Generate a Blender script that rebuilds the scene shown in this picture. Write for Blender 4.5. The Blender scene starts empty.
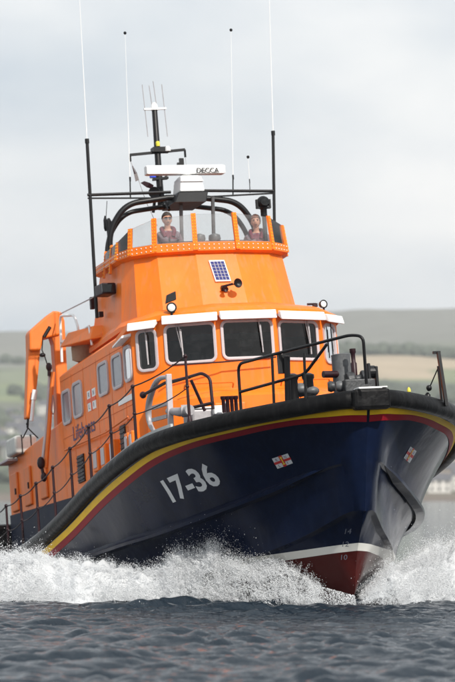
import bpy, bmesh, math, random
import numpy as np
from math import sin, cos, pi, radians, sqrt, atan, hypot
from mathutils import Vector, Matrix, Euler

random.seed(7); rng = np.random.default_rng(7)
S = bpy.context.scene
COL = S.collection

# ------------------------------------------------------------------ camera
cam_d = bpy.data.cameras.new('camera'); cam = bpy.data.objects.new('camera', cam_d); COL.objects.link(cam)
S.camera = cam
cam.location = (0, -65, 1.7)
cam.rotation_euler = (pi/2 + atan(156/3700), 0, 0)
cam_d.sensor_fit = 'VERTICAL'; cam_d.sensor_height = 36; cam_d.lens = 3700/682*36
cam_d.clip_start = 0.5; cam_d.clip_end = 30000
cam_d.dof.use_dof = True; cam_d.dof.focus_distance = 58; cam_d.dof.aperture_fstop = 2.3
S.render.resolution_x = 683; S.render.resolution_y = 1024

# ------------------------------------------------------------------ light, sky, exposure
SUN_EL, SUN_AZ = 42, 29        # degrees above the horizon; degrees to the right of the direction towards the camera
sun_dir = Vector((sin(radians(SUN_AZ))*cos(radians(SUN_EL)), -cos(radians(SUN_AZ))*cos(radians(SUN_EL)), sin(radians(SUN_EL))))
sd = bpy.data.lights.new('sun', 'SUN'); sd.energy = 3.6; sd.angle = radians(0.6); sd.color = (1, .95, .88)
sun = bpy.data.objects.new('sun', sd); COL.objects.link(sun); sun.location = (20, -30, 40)
sun.rotation_euler = sun_dir.to_track_quat('Z', 'Y').to_euler()
W = bpy.data.worlds.new('World'); S.world = W; W.use_nodes = True
nt = W.node_tree; nt.nodes.clear()
def wn(t, **k):
    n = nt.nodes.new(t)
    for a, b in k.items(): setattr(n, a, b)
    return n
wo = wn('ShaderNodeOutputWorld')
sky = wn('ShaderNodeTexSky', sky_type='NISHITA'); sky.sun_disc = False
sky.sun_elevation = radians(SUN_EL); sky.sun_rotation = math.atan2(sun_dir.x, sun_dir.y)
sky.dust_density = 2.5
bg1 = wn('ShaderNodeBackground'); bg1.inputs[1].default_value = 0.1
bg2 = wn('ShaderNodeBackground'); bg2.inputs[1].default_value = 1.06
tc = wn('ShaderNodeTexCoord'); mp = wn('ShaderNodeMapping'); mp.inputs['Scale'].default_value = (1, 1, 2.2)
n1 = wn('ShaderNodeTexNoise'); n1.inputs['Scale'].default_value = 9; n1.inputs['Detail'].default_value = 5; n1.inputs['Roughness'].default_value = .5
cr = wn('ShaderNodeValToRGB'); cr.color_ramp.elements[0].position = .3; cr.color_ramp.elements[1].position = .72
cr.color_ramp.elements[0].color = (.50, .555, .61, 1); cr.color_ramp.elements[1].color = (.83, .825, .81, 1)
n2 = wn('ShaderNodeTexNoise'); n2.inputs['Scale'].default_value = 5; n2.inputs['Detail'].default_value = 4
cr2 = wn('ShaderNodeValToRGB'); cr2.color_ramp.elements[0].position = .3; cr2.color_ramp.elements[1].position = .6
cr2.color_ramp.elements[0].color = (.80, .80, .80, 1); cr2.color_ramp.elements[1].color = (.97, .97, .97, 1)
mx = wn('ShaderNodeMixShader'); L = nt.links.new
L(tc.outputs['Generated'], mp.inputs[0]); L(mp.outputs[0], n1.inputs[0]); L(mp.outputs[0], n2.inputs[0])
L(n1.outputs[0], cr.inputs[0]); L(cr.outputs[0], bg2.inputs[0]); L(n2.outputs[0], cr2.inputs[0])
L(sky.outputs[0], bg1.inputs[0]); L(cr2.outputs[0], mx.inputs[0]); L(bg1.outputs[0], mx.inputs[1]); L(bg2.outputs[0], mx.inputs[2])
L(mx.outputs[0], wo.inputs[0])
vs = S.view_settings; vs.view_transform = 'Standard'; vs.look = 'None'; vs.exposure = .38; vs.gamma = 1; vs.use_curve_mapping = False

# ------------------------------------------------------------------ materials
MATS = {}
def mat(name, col, rough=.5, metal=0, var=0, vscale=4, bump=0, bscale=20, coat=0, spec=.5, alpha=1, trans=0, dirt=None):
    m = bpy.data.materials.new(name); m.use_nodes = True
    t = m.node_tree; b = t.nodes['Principled BSDF']
    b.inputs['Base Color'].default_value = (*col, 1); b.inputs['Roughness'].default_value = rough
    b.inputs['Metallic'].default_value = metal; b.inputs['Coat Weight'].default_value = coat
    b.inputs['Coat Roughness'].default_value = .08
    b.inputs['Specular IOR Level'].default_value = spec; b.inputs['Alpha'].default_value = alpha
    b.inputs['Transmission Weight'].default_value = trans
    c = t.nodes.new('ShaderNodeTexCoord')
    if var:
        n = t.nodes.new('ShaderNodeTexNoise'); n.inputs['Scale'].default_value = vscale; n.inputs['Detail'].default_value = 6
        n.inputs['Roughness'].default_value = .65
        r = t.nodes.new('ShaderNodeMapRange'); r.inputs[1].default_value = .3; r.inputs[2].default_value = .7
        r.inputs[3].default_value = 1-var; r.inputs[4].default_value = 1+var*.5
        mu = t.nodes.new('ShaderNodeVectorMath'); mu.operation = 'SCALE'; mu.inputs[0].default_value = col
        t.links.new(c.outputs['Object'], n.inputs[0]); t.links.new(n.outputs[0], r.inputs[0]); t.links.new(r.outputs[0], mu.inputs['Scale'])
        src = mu.outputs[0]
        if dirt:   # streaks of dirt running down, stretched in Z
            mpn = t.nodes.new('ShaderNodeMapping'); mpn.inputs['Scale'].default_value = (7, 7, .7)
            n3 = t.nodes.new('ShaderNodeTexNoise'); n3.inputs['Scale'].default_value = 1.6; n3.inputs['Detail'].default_value = 5
            r3 = t.nodes.new('ShaderNodeMapRange'); r3.inputs[1].default_value = .52; r3.inputs[2].default_value = .78; r3.inputs[4].default_value = dirt[1]
            mi = t.nodes.new('ShaderNodeMix'); mi.data_type = 'RGBA'; mi.inputs['B'].default_value = (*dirt[0], 1)
            t.links.new(c.outputs['Object'], mpn.inputs[0]); t.links.new(mpn.outputs[0], n3.inputs[0]); t.links.new(n3.outputs[0], r3.inputs[0])
            t.links.new(r3.outputs[0], mi.inputs['Factor']); t.links.new(src, mi.inputs['A']); src = mi.outputs['Result']
        t.links.new(src, b.inputs['Base Color'])
        r2 = t.nodes.new('ShaderNodeMapRange'); r2.inputs[3].default_value = max(0, rough-.08); r2.inputs[4].default_value = min(1, rough+.12)
        t.links.new(n.outputs[0], r2.inputs[0]); t.links.new(r2.outputs[0], b.inputs['Roughness'])
    if bump:
        n2_ = t.nodes.new('ShaderNodeTexNoise'); n2_.inputs['Scale'].default_value = bscale; n2_.inputs['Detail'].default_value = 4
        bp = t.nodes.new('ShaderNodeBump'); bp.inputs['Strength'].default_value = bump; bp.inputs['Distance'].default_value = .02
        t.links.new(c.outputs['Object'], n2_.inputs[0]); t.links.new(n2_.outputs[0], bp.inputs['Height']); t.links.new(bp.outputs[0], b.inputs['Normal'])
    MATS[name] = m; return m
ORANGE = mat('orange_paint', (.87, .180, .003), .42, var=.14, vscale=1.5, bump=.3, bscale=2.2, coat=.05, spec=.35, dirt=((.45, .20, .09), .5))
ORANGE2 = mat('orange_crane_paint', (.76, .16, .006), .45, var=.14, vscale=3, dirt=((.35, .15, .06), .4))
WHITE = mat('white_paint', (.80, .80, .79), .4, var=.06)
PALE = mat('pale_frame_rubber', (.50, .44, .45), .5, var=.08)
WDARK = mat('dark_winch_metal', (.05, .052, .055), .45, .4, var=.4, vscale=14, bump=.4)
GREY = mat('grey_metal', (.13, .135, .14), .5, .3, var=.25, vscale=12, bump=.2)
LGREY = mat('light_grey_metal', (.38, .36, .37), .45, .2, var=.2, vscale=9, bump=.1)
BLACK = mat('black_rubber', (.005, .005, .0055), .42, var=.5, vscale=5, bump=.8, bscale=7, spec=.12, dirt=((.03, .03, .03), .35))
BLACKM = mat('black_paint', (.006, .006, .007), .4, var=.2, spec=.3)
MAROON = mat('dark_maroon_paint', (.022, .005, .008), .4, var=.2, spec=.3)
YELLOW = mat('yellow_stripe', (.90, .56, .02), .45, var=.1, spec=.12)
RED = mat('red_stripe', (.26, .008, .018), .45, var=.12, spec=.1)
REDB = mat('red_paint', (.5, .02, .02), .4)
BLUE = mat('dark_blue_lettering', (.05, .03, .12), .5)
DGLASS = mat('dark_window_glass', (.004, .005, .006), .04, spec=.18, bump=.15, bscale=1.5)
SGLASS = mat('side_window_glass', (.16, .17, .20), .12, spec=.6, var=.2, vscale=2)
DECK = mat('deck_paint', (.018, .024, .045), .6, var=.25, spec=.2)
STRIP = mat('pale_deck_edge', (.45, .47, .47), .6, var=.15)
BWHITE = mat('hull_lettering_white', (.62, .64, .66), .5, var=.1)
ROPE = mat('rope', (.30, .20, .19), .8)
SKIN = mat('skin', (.52, .26, .17), .5, var=.08, vscale=12)
HAIRM = mat('dark_hair', (.03, .018, .012), .6, var=.3, vscale=60)
HAIRR = mat('auburn_hair', (.16, .05, .02), .6, var=.3, vscale=60)
VEST = mat('crimson_lifejacket', (.13, .012, .03), .7, var=.25, vscale=18, bump=.6, bscale=18)
JERSEY = mat('grey_jersey', (.17, .13, .15), .8, var=.15, vscale=14, bump=.5, bscale=14)
TROUS = mat('navy_trousers', (.02, .025, .05), .8)
GLASSES = mat('matt_black_plastic', (.004, .004, .004), .6, spec=.1)
BLUEL = mat('blue_beacon_lens', (.05, .10, .75), .15)
LENS = mat('lamp_lens', (.75, .75, .72), .1)
SOLAR = mat('solar_cells', (.03, .035, .16), .15)
YEL2 = mat('yellow_plastic', (.7, .6, .05), .4)
# see-through screens with a frosted bloom
def glass_mat():
    m = bpy.data.materials.new('perspex_screen'); m.use_nodes = True; t = m.node_tree; t.nodes.clear()
    o = t.nodes.new('ShaderNodeOutputMaterial'); tr = t.nodes.new('ShaderNodeBsdfTransparent'); tr.inputs[0].default_value = (.93, .94, .94, 1)
    df = t.nodes.new('ShaderNodeBsdfTranslucent'); df.inputs[0].default_value = (.8, .8, .8, 1)
    d2 = t.nodes.new('ShaderNodeBsdfDiffuse'); d2.inputs[0].default_value = (.7, .7, .7, 1)
    gl = t.nodes.new('ShaderNodeBsdfGlossy'); gl.inputs['Roughness'].default_value = .08
    a = t.nodes.new('ShaderNodeMixShader'); b = t.nodes.new('ShaderNodeMixShader'); d = t.nodes.new('ShaderNodeMixShader')
    c = t.nodes.new('ShaderNodeTexCoord'); n = t.nodes.new('ShaderNodeTexNoise'); n.inputs['Scale'].default_value = 1.7; n.inputs['Detail'].default_value = 5
    r = t.nodes.new('ShaderNodeMapRange'); r.inputs[1].default_value = .35; r.inputs[2].default_value = .7; r.inputs[3].default_value = .0; r.inputs[4].default_value = .17
    f = t.nodes.new('ShaderNodeFresnel'); f.inputs[0].default_value = 1.4
    k = t.links.new
    k(c.outputs['Object'], n.inputs[0]); k(n.outputs[0], r.inputs[0]); k(r.outputs[0], b.inputs[0])
    a.inputs[0].default_value = .5; k(df.outputs[0], a.inputs[1]); k(d2.outputs[0], a.inputs[2])
    k(tr.outputs[0], b.inputs[1]); k(a.outputs[0], b.inputs[2])
    k(f.outputs[0], d.inputs[0]); k(b.outputs[0], d.inputs[1]); k(gl.outputs[0], d.inputs[2]); k(d.outputs[0], o.inputs[0])
    return m
SCREEN = glass_mat()
MAT_INT = mat('cabin_lining', (.06, .06, .06), .8, var=.2)
def tint_mat():
    m = bpy.data.materials.new('dark_window_glass'); m.use_nodes = True; t = m.node_tree; t.nodes.clear(); k = t.links.new
    o = t.nodes.new('ShaderNodeOutputMaterial'); tr = t.nodes.new('ShaderNodeBsdfTransparent'); tr.inputs[0].default_value = (.30, .33, .34, 1)
    gl = t.nodes.new('ShaderNodeBsdfGlossy'); gl.inputs['Roughness'].default_value = .03; f = t.nodes.new('ShaderNodeFresnel'); f.inputs[0].default_value = 1.5
    df = t.nodes.new('ShaderNodeBsdfDiffuse'); df.inputs[0].default_value = (.6, .6, .6, 1)
    c = t.nodes.new('ShaderNodeTexCoord'); n = t.nodes.new('ShaderNodeTexNoise'); n.inputs['Scale'].default_value = 5; n.inputs['Detail'].default_value = 9; n.inputs['Roughness'].default_value = .75
    r = t.nodes.new('ShaderNodeMapRange'); r.inputs[1].default_value = .48; r.inputs[2].default_value = .8; r.inputs[3].default_value = .0; r.inputs[4].default_value = .035
    k(c.outputs['Object'], n.inputs[0]); k(n.outputs[0], r.inputs[0])
    a = t.nodes.new('ShaderNodeMixShader'); b = t.nodes.new('ShaderNodeMixShader')
    k(r.outputs[0], a.inputs[0]); k(tr.outputs[0], a.inputs[1]); k(df.outputs[0], a.inputs[2])
    k(f.outputs[0], b.inputs[0]); k(a.outputs[0], b.inputs[1]); k(gl.outputs[0], b.inputs[2]); k(b.outputs[0], o.inputs[0])
    return m
DGLASS = tint_mat()
def hull_mat():
    m = mat('hull_paint', (.004, .009, .030), .15, var=.35, vscale=2.0, coat=.0, spec=.09, dirt=((.02, .03, .06), .2))
    t = m.node_tree; b = t.nodes['Principled BSDF']
    c = t.nodes.new('ShaderNodeTexCoord'); s = t.nodes.new('ShaderNodeSeparateXYZ'); t.links.new(c.outputs['Object'], s.inputs[0])
    old = b.inputs['Base Color'].links[0].from_socket
    def step(z, A, B):
        g = t.nodes.new('ShaderNodeMath'); g.operation = 'GREATER_THAN'; g.inputs[1].default_value = z
        t.links.new(s.outputs[2], g.inputs[0])
        x = t.nodes.new('ShaderNodeMix'); x.data_type = 'RGBA'; t.links.new(g.outputs[0], x.inputs['Factor'])
        for sock, v in (('A', A), ('B', B)):
            if isinstance(v, tuple): x.inputs[sock].default_value = v
            else: t.links.new(v, x.inputs[sock])
        return x.outputs['Result']
    w = step(.15, (.065, .010, .009, 1), (.72, .71, .66, 1))
    f = step(.265, w, old); t.links.new(f, b.inputs['Base Color'])
    # faint plating undulation and roughness streaks
    n = t.nodes.new('ShaderNodeTexNoise'); n.inputs['Scale'].default_value = 1.3; n.inputs['Detail'].default_value = 3
    bp = t.nodes.new('ShaderNodeBump'); bp.inputs['Strength'].default_value = .25; bp.inputs['Distance'].default_value = .05
    t.links.new(c.outputs['Object'], n.inputs[0]); t.links.new(n.outputs[0], bp.inputs['Height']); t.links.new(bp.outputs[0], b.inputs['Normal'])
    return m
HULL = hull_mat()

# ------------------------------------------------------------------ mesh helpers
V = Vector
def tag(o, label=None, cat=None, group=None, kind=None):
    if label: o['label'] = label
    if cat: o['category'] = cat
    if group: o['group'] = group
    if kind: o['kind'] = kind
    return o
def empty(name, loc=(0, 0, 0), rot=(0, 0, 0), parent=None):
    o = bpy.data.objects.new(name, None); COL.objects.link(o); o.location = loc; o.rotation_euler = rot
    o.empty_display_size = .3
    if parent: o.parent = parent
    return o
class MB:
    def __init__(s): s.bm = bmesh.new()
    def poly(s, pts):
        try: return s.bm.faces.new([s.bm.verts.new(p) for p in pts])
        except ValueError: return None
    def loft(s, rings, closed=True, cap=True):
        R = [[s.bm.verts.new(p) for p in r] for r in rings]
        n = len(R[0])
        for a, b in zip(R, R[1:]):
            for i in range(n if closed else n-1):
                j = (i+1) % n
                s.bm.faces.new((a[i], a[j], b[j], b[i]))
        if cap and closed:
            s.bm.faces.new(R[0][::-1]); s.bm.faces.new(R[-1])
        return s
    def hexa(s, b, t): return s.loft([b, t])
    def box(s, c, d, rz=0, rot=None):
        M = rot.to_matrix() if rot else Matrix.Rotation(rz, 3, 'Z')
        x, y, z = d[0]/2, d[1]/2, d[2]/2; c = V(c)
        f = lambda zz: [c + M @ V(p) for p in ((-x, -y, zz), (x, -y, zz), (x, y, zz), (-x, y, zz))]
        return s.loft([f(-z), f(z)])
    def tube(s, pts, r, seg=8, cap=True):
        pts = [V(p) for p in pts]; rr = r if isinstance(r, (list, tuple)) else [r]*len(pts)
        rings = []; up = None
        for i, p in enumerate(pts):
            t = ((pts[i+1]-p) if i == 0 else (p-pts[i-1]) if i == len(pts)-1 else ((pts[i+1]-p).normalized()+(p-pts[i-1]).normalized())).normalized()
            if up is None: up = V((0, 0, 1)) if abs(t.z) < .9 else V((1, 0, 0))
            a = (up - t*up.dot(t)).normalized(); b = t.cross(a); up = a
            rings.append([p + (a*cos(2*pi*k/seg) + b*sin(2*pi*k/seg))*rr[i] for k in range(seg)])
        return s.loft(rings, True, cap)
    def bar(s, a, b, w, h, up=(0, 0, 1)):
        a, b = V(a), V(b); t = (b-a).normalized(); u = V(up); 
        if abs(t.dot(u)) > .95: u = V((1, 0, 0))
        x = t.cross(u).normalized(); y = x.cross(t)
        f = lambda p: [p + x*i*w/2 + y*j*h/2 for i, j in ((-1, -1), (1, -1), (1, 1), (-1, 1))]
        return s.loft([f(a), f(b)])
    def lathe(s, prof, c, axis=(0, 0, 1), seg=20):
        axis = V(axis).normalized(); u = V((1, 0, 0)) if abs(axis.x) < .8 else V((0, 1, 0))
        a = (u - axis*u.dot(axis)).normalized(); b = axis.cross(a); c = V(c)
        return s.loft([[c + axis*z + (a*cos(2*pi*k/seg) + b*sin(2*pi*k/seg))*max(r, .0004) for k in range(seg)] for r, z in prof])
    def ball(s, c, r, sc=(1, 1, 1), seg=14):
        return s.loft([[V(c) + V((cos(2*pi*k/seg)*sin(t)*r*sc[0], sin(2*pi*k/seg)*sin(t)*r*sc[1], -cos(t)*r*sc[2])) for k in range(seg)] for t in [max(.02, min(pi-.02, pi*i/(seg//2+1))) for i in range(seg//2+2)]])
    def build(s, name, m, parent=None, smooth=None, bevel=0, bseg=2, col=None):
        bmesh.ops.recalc_face_normals(s.bm, faces=s.bm.faces)
        me = bpy.data.meshes.new(name); s.bm.to_mesh(me); s.bm.free(); me.materials.append(m)
        o = bpy.data.objects.new(name, me); COL.objects.link(o)
        if parent: o.parent = parent
        if bevel:
            md = o.modifiers.new('bevel', 'BEVEL'); md.width = bevel; md.segments = bseg; md.limit_method = 'ANGLE'; md.angle_limit = radians(35); md.harden_normals = False
        if smooth is not None:
            for p in me.polygons: p.use_smooth = True
            e = o.modifiers.new('edges', 'EDGE_SPLIT'); e.split_angle = radians(smooth) 
        return o
def catmull(P, n=6):
    P = [np.array(p, float) for p in P]; out = []
    for i in range(len(P)-1):
        a = P[max(i-1, 0)]; b = P[i]; c = P[i+1]; d = P[min(i+2, len(P)-1)]
        for k in range(n):
            t = k/n; out.append(.5*((2*b)+(c-a)*t+(2*a-5*b+4*c-d)*t*t+(3*b-a-3*c+d)*t**3))
    out.append(P[-1]); return out
def arc_pts(pts, r=.1, n=5):
    """round the corners of a polyline"""
    pts = [V(p) for p in pts]; out = [pts[0]]
    for a, b, c in zip(pts, pts[1:], pts[2:]):
        d1 = (a-b); d2 = (c-b); k = min(r, d1.length*.45, d2.length*.45)
        p, q = b+d1.normalized()*k, b+d2.normalized()*k
        for i in range(n+1):
            t = i/n; out.append(p*(1-t)**2 + b*2*t*(1-t) + q*t*t)
    return out+[pts[-1]]
def rrect(w, h, r, n=4):
    out = []
    for cx, cy, a0 in ((w-r, h-r, 0), (r, h-r, 90), (r, r, 180), (w-r, r, 270)):
        for i in range(n+1):
            a = radians(a0+90*i/n); out.append((cx+r*cos(a), cy+r*sin(a)))
    return out
def frame_of(p00, p10, p01):
    o = V(p00); ux = (V(p10)-o); w = ux.length; ux.normalize(); uy = (V(p01)-o); h = uy.length; uy.normalize()
    return o, ux, uy, ux.cross(uy).normalized(), w, h
CUT = MB()
def window(parent, p00, p10, p01, out, fw=.045, rad=.09, glass=DGLASS, frame=PALE, depth=.03, wiper=None):
    """rounded window: raised frame ring with the pane set back in it; `out` = +1/-1 picks the outward side"""
    o, ux, uy, n, w, h = frame_of(p00, p10, p01); n = n*out
    P = lambda uv, d: o+ux*uv[0]+uy*uv[1]+n*d
    A = rrect(w, h, rad); B = [(fw+x, fw+y) for x, y in rrect(w-2*fw, h-2*fw, max(rad-fw, .02))]
    m = MB(); m.loft([[P(p, -.01) for p in A], [P(p, depth) for p in A], [P(p, depth+.006) for p in [(fw*.35+x, fw*.35+y) for x, y in rrect(w-.7*fw, h-.7*fw, max(rad-fw*.35, .02))]], [P(p, depth-.004) for p in B], [P(p, -.06) for p in B]], True, False)
    f = m.build('window', frame, parent, smooth=40)
    C_ = [(fw*.7+x, fw*.7+y) for x, y in rrect(w-1.4*fw, h-1.4*fw, max(rad-fw*.7, .02))]
    CUT.loft([[P(p, -.30) for p in C_], [P(p, .15) for p in C_]])
    m = MB(); m.poly([P(p, .008) for p in B]); m.build('pane', glass, f)
    return f, P, w, h
def text_faces(s, size, extrude=0, offset=0, width=None):
    c = bpy.data.curves.new('lettering', 'FONT'); c.body = s; c.size = size; c.offset = offset; c.resolution_u = 3
    o = bpy.data.objects.new('lettering', c); COL.objects.link(o)
    bpy.context.view_layer.update()
    me = bpy.data.meshes.new_from_object(o.evaluated_get(bpy.context.evaluated_depsgraph_get()))
    bpy.data.objects.remove(o); bpy.data.curves.remove(c)
    return me
def lettering(name, s, size, fn, m, parent, offset=0, width=None, height=None, subdiv=0):
    """text mesh whose points (u, v) are placed by fn(u, v)"""
    me = text_faces(s, size, offset=offset); bm = bmesh.new(); bm.from_mesh(me); bpy.data.meshes.remove(me)
    bmesh.ops.triangulate(bm, faces=bm.faces)
    if subdiv: bmesh.ops.subdivide_edges(bm, edges=bm.edges, cuts=subdiv, use_grid_fill=False)
    xs = [v.co.x for v in bm.verts]; ys = [v.co.y for v in bm.verts]
    x0, x1, y0, y1 = min(xs), max(xs), min(ys), max(ys)
    sx = width/(x1-x0) if width else 1; sy = height/(y1-y0) if height else 1
    for v in bm.verts: v.co = V(fn((v.co.x-x0)*sx, (v.co.y-y0)*sy))
    me = bpy.data.meshes.new(name); bm.to_mesh(me); bm.free(); me.materials.append(m)
    o = bpy.data.objects.new(name, me); COL.objects.link(o); o.parent = parent
    return o

# ------------------------------------------------------------------ water
def vnoise(x, y, seed=0):
    r = np.random.default_rng(seed); T = r.random((256, 256))
    xi = np.floor(x).astype(int); yi = np.floor(y).astype(int); fx = x-xi; fy = y-yi
    fx = fx*fx*(3-2*fx); fy = fy*fy*(3-2*fy)
    g = lambda i, j: T[(xi+i) & 255, (yi+j) & 255]
    return (g(0, 0)*(1-fx)+g(1, 0)*fx)*(1-fy)+(g(0, 1)*(1-fx)+g(1, 1)*fx)*fy
def fbm(x, y, o=5, seed=0, lac=2.03, gain=.5):
    s = 0; a = 1; n = 0
    for k in range(o):
        s = s+a*vnoise(x+17.3*k, y-9.1*k, seed+k); n += a; a *= gain; x = x*lac; y = y*lac
    return s/n
def grid_mesh(name, X, Y, Z, m, parent=None, smooth=True):
    ny, nx = X.shape
    me = bpy.data.meshes.new(name); me.vertices.add(nx*ny)
    me.vertices.foreach_set('co', np.stack([X, Y, Z], -1).reshape(-1).astype(np.float32))
    i = np.arange((ny-1)*(nx-1)); r = i//(nx-1); c = i % (nx-1); a = r*nx+c
    q = np.stack([a, a+1, a+nx+1, a+nx], -1).reshape(-1)
    me.loops.add(len(q)); me.loops.foreach_set('vertex_index', q.astype(np.int32))
    me.polygons.add(len(i)); me.polygons.foreach_set('loop_start', (i*4).astype(np.int32)); me.polygons.foreach_set('loop_total', np.full(len(i), 4, np.int32))
    me.polygons.foreach_set('use_smooth', np.full(len(i), smooth))
    me.update(calc_edges=True); me.materials.append(m)
    o = bpy.data.objects.new(name, me); COL.objects.link(o)
    if parent: o.parent = parent
    return o
WV = []
wr = np.random.default_rng(3)
for k in range(130):
    lam = .13*(1.9/.13)**(wr.random()**1.3)
    th = radians(-78) + wr.normal()*.34
    WV.append((2*pi/lam*cos(th), 2*pi/lam*sin(th), (.0076 if lam < .45 else .0058)*lam**.6, wr.random()*6.28, lam))
def wave(x, y, sp):
    z = np.zeros_like(x)
    for kx, ky, a, ph, lam in WV:
        f = np.clip((lam/np.maximum(sp, 1e-6)-3)/3, 0, 1)
        q = np.sin(kx*x+ky*y+ph)
        z += a*f*(q + .45*(q*q-.5))
    m = .35+1.2*fbm(x*.35, y*.22, 3, 90)
    return z*m
WATER = mat('sea_water', (.012, .020, .029), .055, bump=.0, spec=.5)
def fix_water():
    t = WATER.node_tree; b = t.nodes['Principled BSDF']; b.inputs['IOR'].default_value = 1.33
    c = t.nodes.new('ShaderNodeTexCoord'); n = t.nodes.new('ShaderNodeTexNoise'); n.inputs['Scale'].default_value = 10; n.inputs['Detail'].default_value = 7; n.inputs['Roughness'].default_value = .62
    mpn = t.nodes.new('ShaderNodeMapping'); mpn.inputs['Scale'].default_value = (1, .55, 1)
    bp = t.nodes.new('ShaderNodeBump'); bp.inputs['Strength'].default_value = .75; bp.inputs['Distance'].default_value = .05
    t.links.new(c.outputs['Object'], mpn.inputs[0]); t.links.new(mpn.outputs[0], n.inputs[0]); t.links.new(n.outputs[0], bp.inputs['Height']); t.links.new(bp.outputs[0], b.inputs['Normal'])
fix_water()
def water():
    xf = np.arange(-7.5, 7.51, .04); g = 7.5*1.12**np.arange(1, 54)
    xs = np.concatenate([-g[::-1], xf, g])
    ya = np.arange(-36, 12, .045); yb = [12.]; d = .07
    while yb[-1] < 1480: d *= 1.055; yb.append(yb[-1]+d)
    yl = [-36.]; d = .3
    while yl[-1] > -600: d *= 1.3; yl.append(yl[-1]-d)
    ys = np.concatenate([np.array(yl[1:])[::-1], ya, yb])
    X, Y = np.meshgrid(xs, ys)
    sx = np.gradient(xs); sy = np.gradient(ys); SP = np.maximum(*np.meshgrid(sx, sy))
    o = grid_mesh('sea', X, Y, wave(X, Y, SP), WATER); tag(o, kind='structure'); return o
water()

# ------------------------------------------------------------------ boat
boat = empty('lifeboat', (-0.0278, 0.0000, -0.0661), (radians(2.5), radians(-6), radians(-(90-16.2))))
tag(boat, 'orange and navy lifeboat numbered 17-36 driving bow first through white spray', 'lifeboat')
BM = Euler((radians(2.5), radians(-6), radians(-(90-16.2)))).to_matrix().to_4x4(); BM.translation = V((-0.0278, 0.0000, -0.0661))
def obj(mb, name, m, parent=None, **k): return mb.build(name, m, parent or boat, **k)

SH = [(8.60,0,2.50),(8.56,.35,2.50),(8.36,.66,2.49),(8.0,1.12,2.46),(7.5,1.58,2.43),(7.0,1.95,2.40),(6.2,2.45,2.34),(5.2,2.77,2.25),(4,2.95,2.06),(2.5,3.0,1.86),(0,3.0,1.5),(-3,2.96,1.25),(-8.6,2.75,1.15)]
KN = [(8.22,0,1.50),(8.1,.22,1.49),(7.88,.38,1.47),(7.6,.52,1.44),(7.2,.76,1.38),(6.7,1.06,1.27),(6.0,1.45,1.14),(5,1.93,.99),(3.9,2.25,.90),(2.5,2.5,.86),(0,2.66,.8),(-3,2.7,.7),(-8.6,2.6,.6)]
CH = [(7.98,0,.75),(7.92,.10,.75),(7.72,.25,.71),(7.42,.40,.62),(7.0,.60,.50),(6.5,.85,.38),(5.8,1.15,.28),(4.8,1.5,.22),(3.8,1.85,.2),(2.5,2.1,.2),(0,2.3,.2),(-3,2.35,.2),(-8.6,2.3,.2)]
KE = [(7.97,0,.735),(7.78,0,.52),(7.50,0,.22),(7.32,0,-.1),(7.1,0,-.55),(6.4,0,-.78),(5.6,0,-.88),(4.6,0,-.9),(3.7,0,-.9),(2.5,0,-.9),(0,0,-.9),(-3,0,-.85),(-8.6,0,-.8)]
NS = 8
cSH, cKN, cCH, cKE = [catmull(c, NS) for c in (SH, KN, CH, KE)]
NT = len(cSH)
def hull_point(i, v, side=-1, off=0):
    """side panel between sheer (v=0) and knuckle (v=1) at station index i (float)"""
    i = max(0, min(NT-1.001, i)); a = int(i); f = i-a
    s = cSH[a]*(1-f)+cSH[a+1]*f; k = cKN[a]*(1-f)+cKN[a+1]*f
    p = s*(1-v)+k*v
    bow = max(0, min(1, (s[0]+1)/9))
    p = p + np.array([0, -1, 0])*(.55*bow*v*(1-v)*min(1, s[1]/1.2))     # hollow flare
    q = V((p[0], side*p[1], p[2]))
    if off:
        e = .05
        def raw(ii, vv):
            return hull_point(ii, vv, side)
        du = raw(min(i+e, NT-1.01), v)-raw(max(i-e, 0), v); dv = raw(i, v+e)-raw(i, v-e)
        n = du.cross(dv).normalized()
        c = V((p[0], 0, p[2]))
        if n.dot(q-c) < 0 : n = -n
        q = q+n*off
    return q
def lower_point(i, v, side, a, b):
    j = int(i); p = a[j]*(1-v)+b[j]*v
    return V((p[0], side*p[1], p[2]))
def hull():
    m = MB()
    rings = []
    for i in range(NT):
        def half(side):
            r = [hull_point(i, v, side) for v in [0, .06, .14, .25, .4, .55, .7, .85, 1]]
            st = min(.07, cKN[i][1]*.12)
            r += [V((cKN[i][0], side*(cKN[i][1]-st), cKN[i][2]-.03))]
            a = np.array([cKN[i][0], cKN[i][1]-st, cKN[i][2]-.03])
            for v in (.33, .66, 1):
                p = a*(1-v)+cCH[i]*v; bulge = .10*v*(1-v)*4*min(1, p[1])
                r.append(V((p[0], side*(p[1]-bulge*.5), p[2])))
            a = cCH[i]*1.0; st2 = min(.10, a[1]*.3); a2 = a-np.array([0, st2, .03])
            r.append(V((a2[0], side*a2[1], a2[2])))
            for v in (.25, .5, .75): 
                p = a2*(1-v)+cKE[i]*v; r.append(V((p[0], side*p[1], p[2])))
            return r
        L_, R_ = half(-1), half(1)
        rings.append(L_+[V(cKE[i])]+R_[::-1])
    m.loft(rings, closed=False, cap=False)
    # transom
    m.poly(rings[-1])
    bmesh.ops.remove_doubles(m.bm, verts=m.bm.verts, dist=.0008)
    return obj(m, 'hull', HULL, smooth=32)
hull_o = hull()
def arclen_v(i, d, side=-1):
    """v that lies d metres below the sheer along the side panel"""
    a = hull_point(i, 0, side); acc = 0; v = 0
    while v < 1:
        b = hull_point(i, v+.01, side); l = (b-a).length; acc += l; a = b; v += .01
        if acc >= d: return v-.01*(acc-d)/l
    return v
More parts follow.
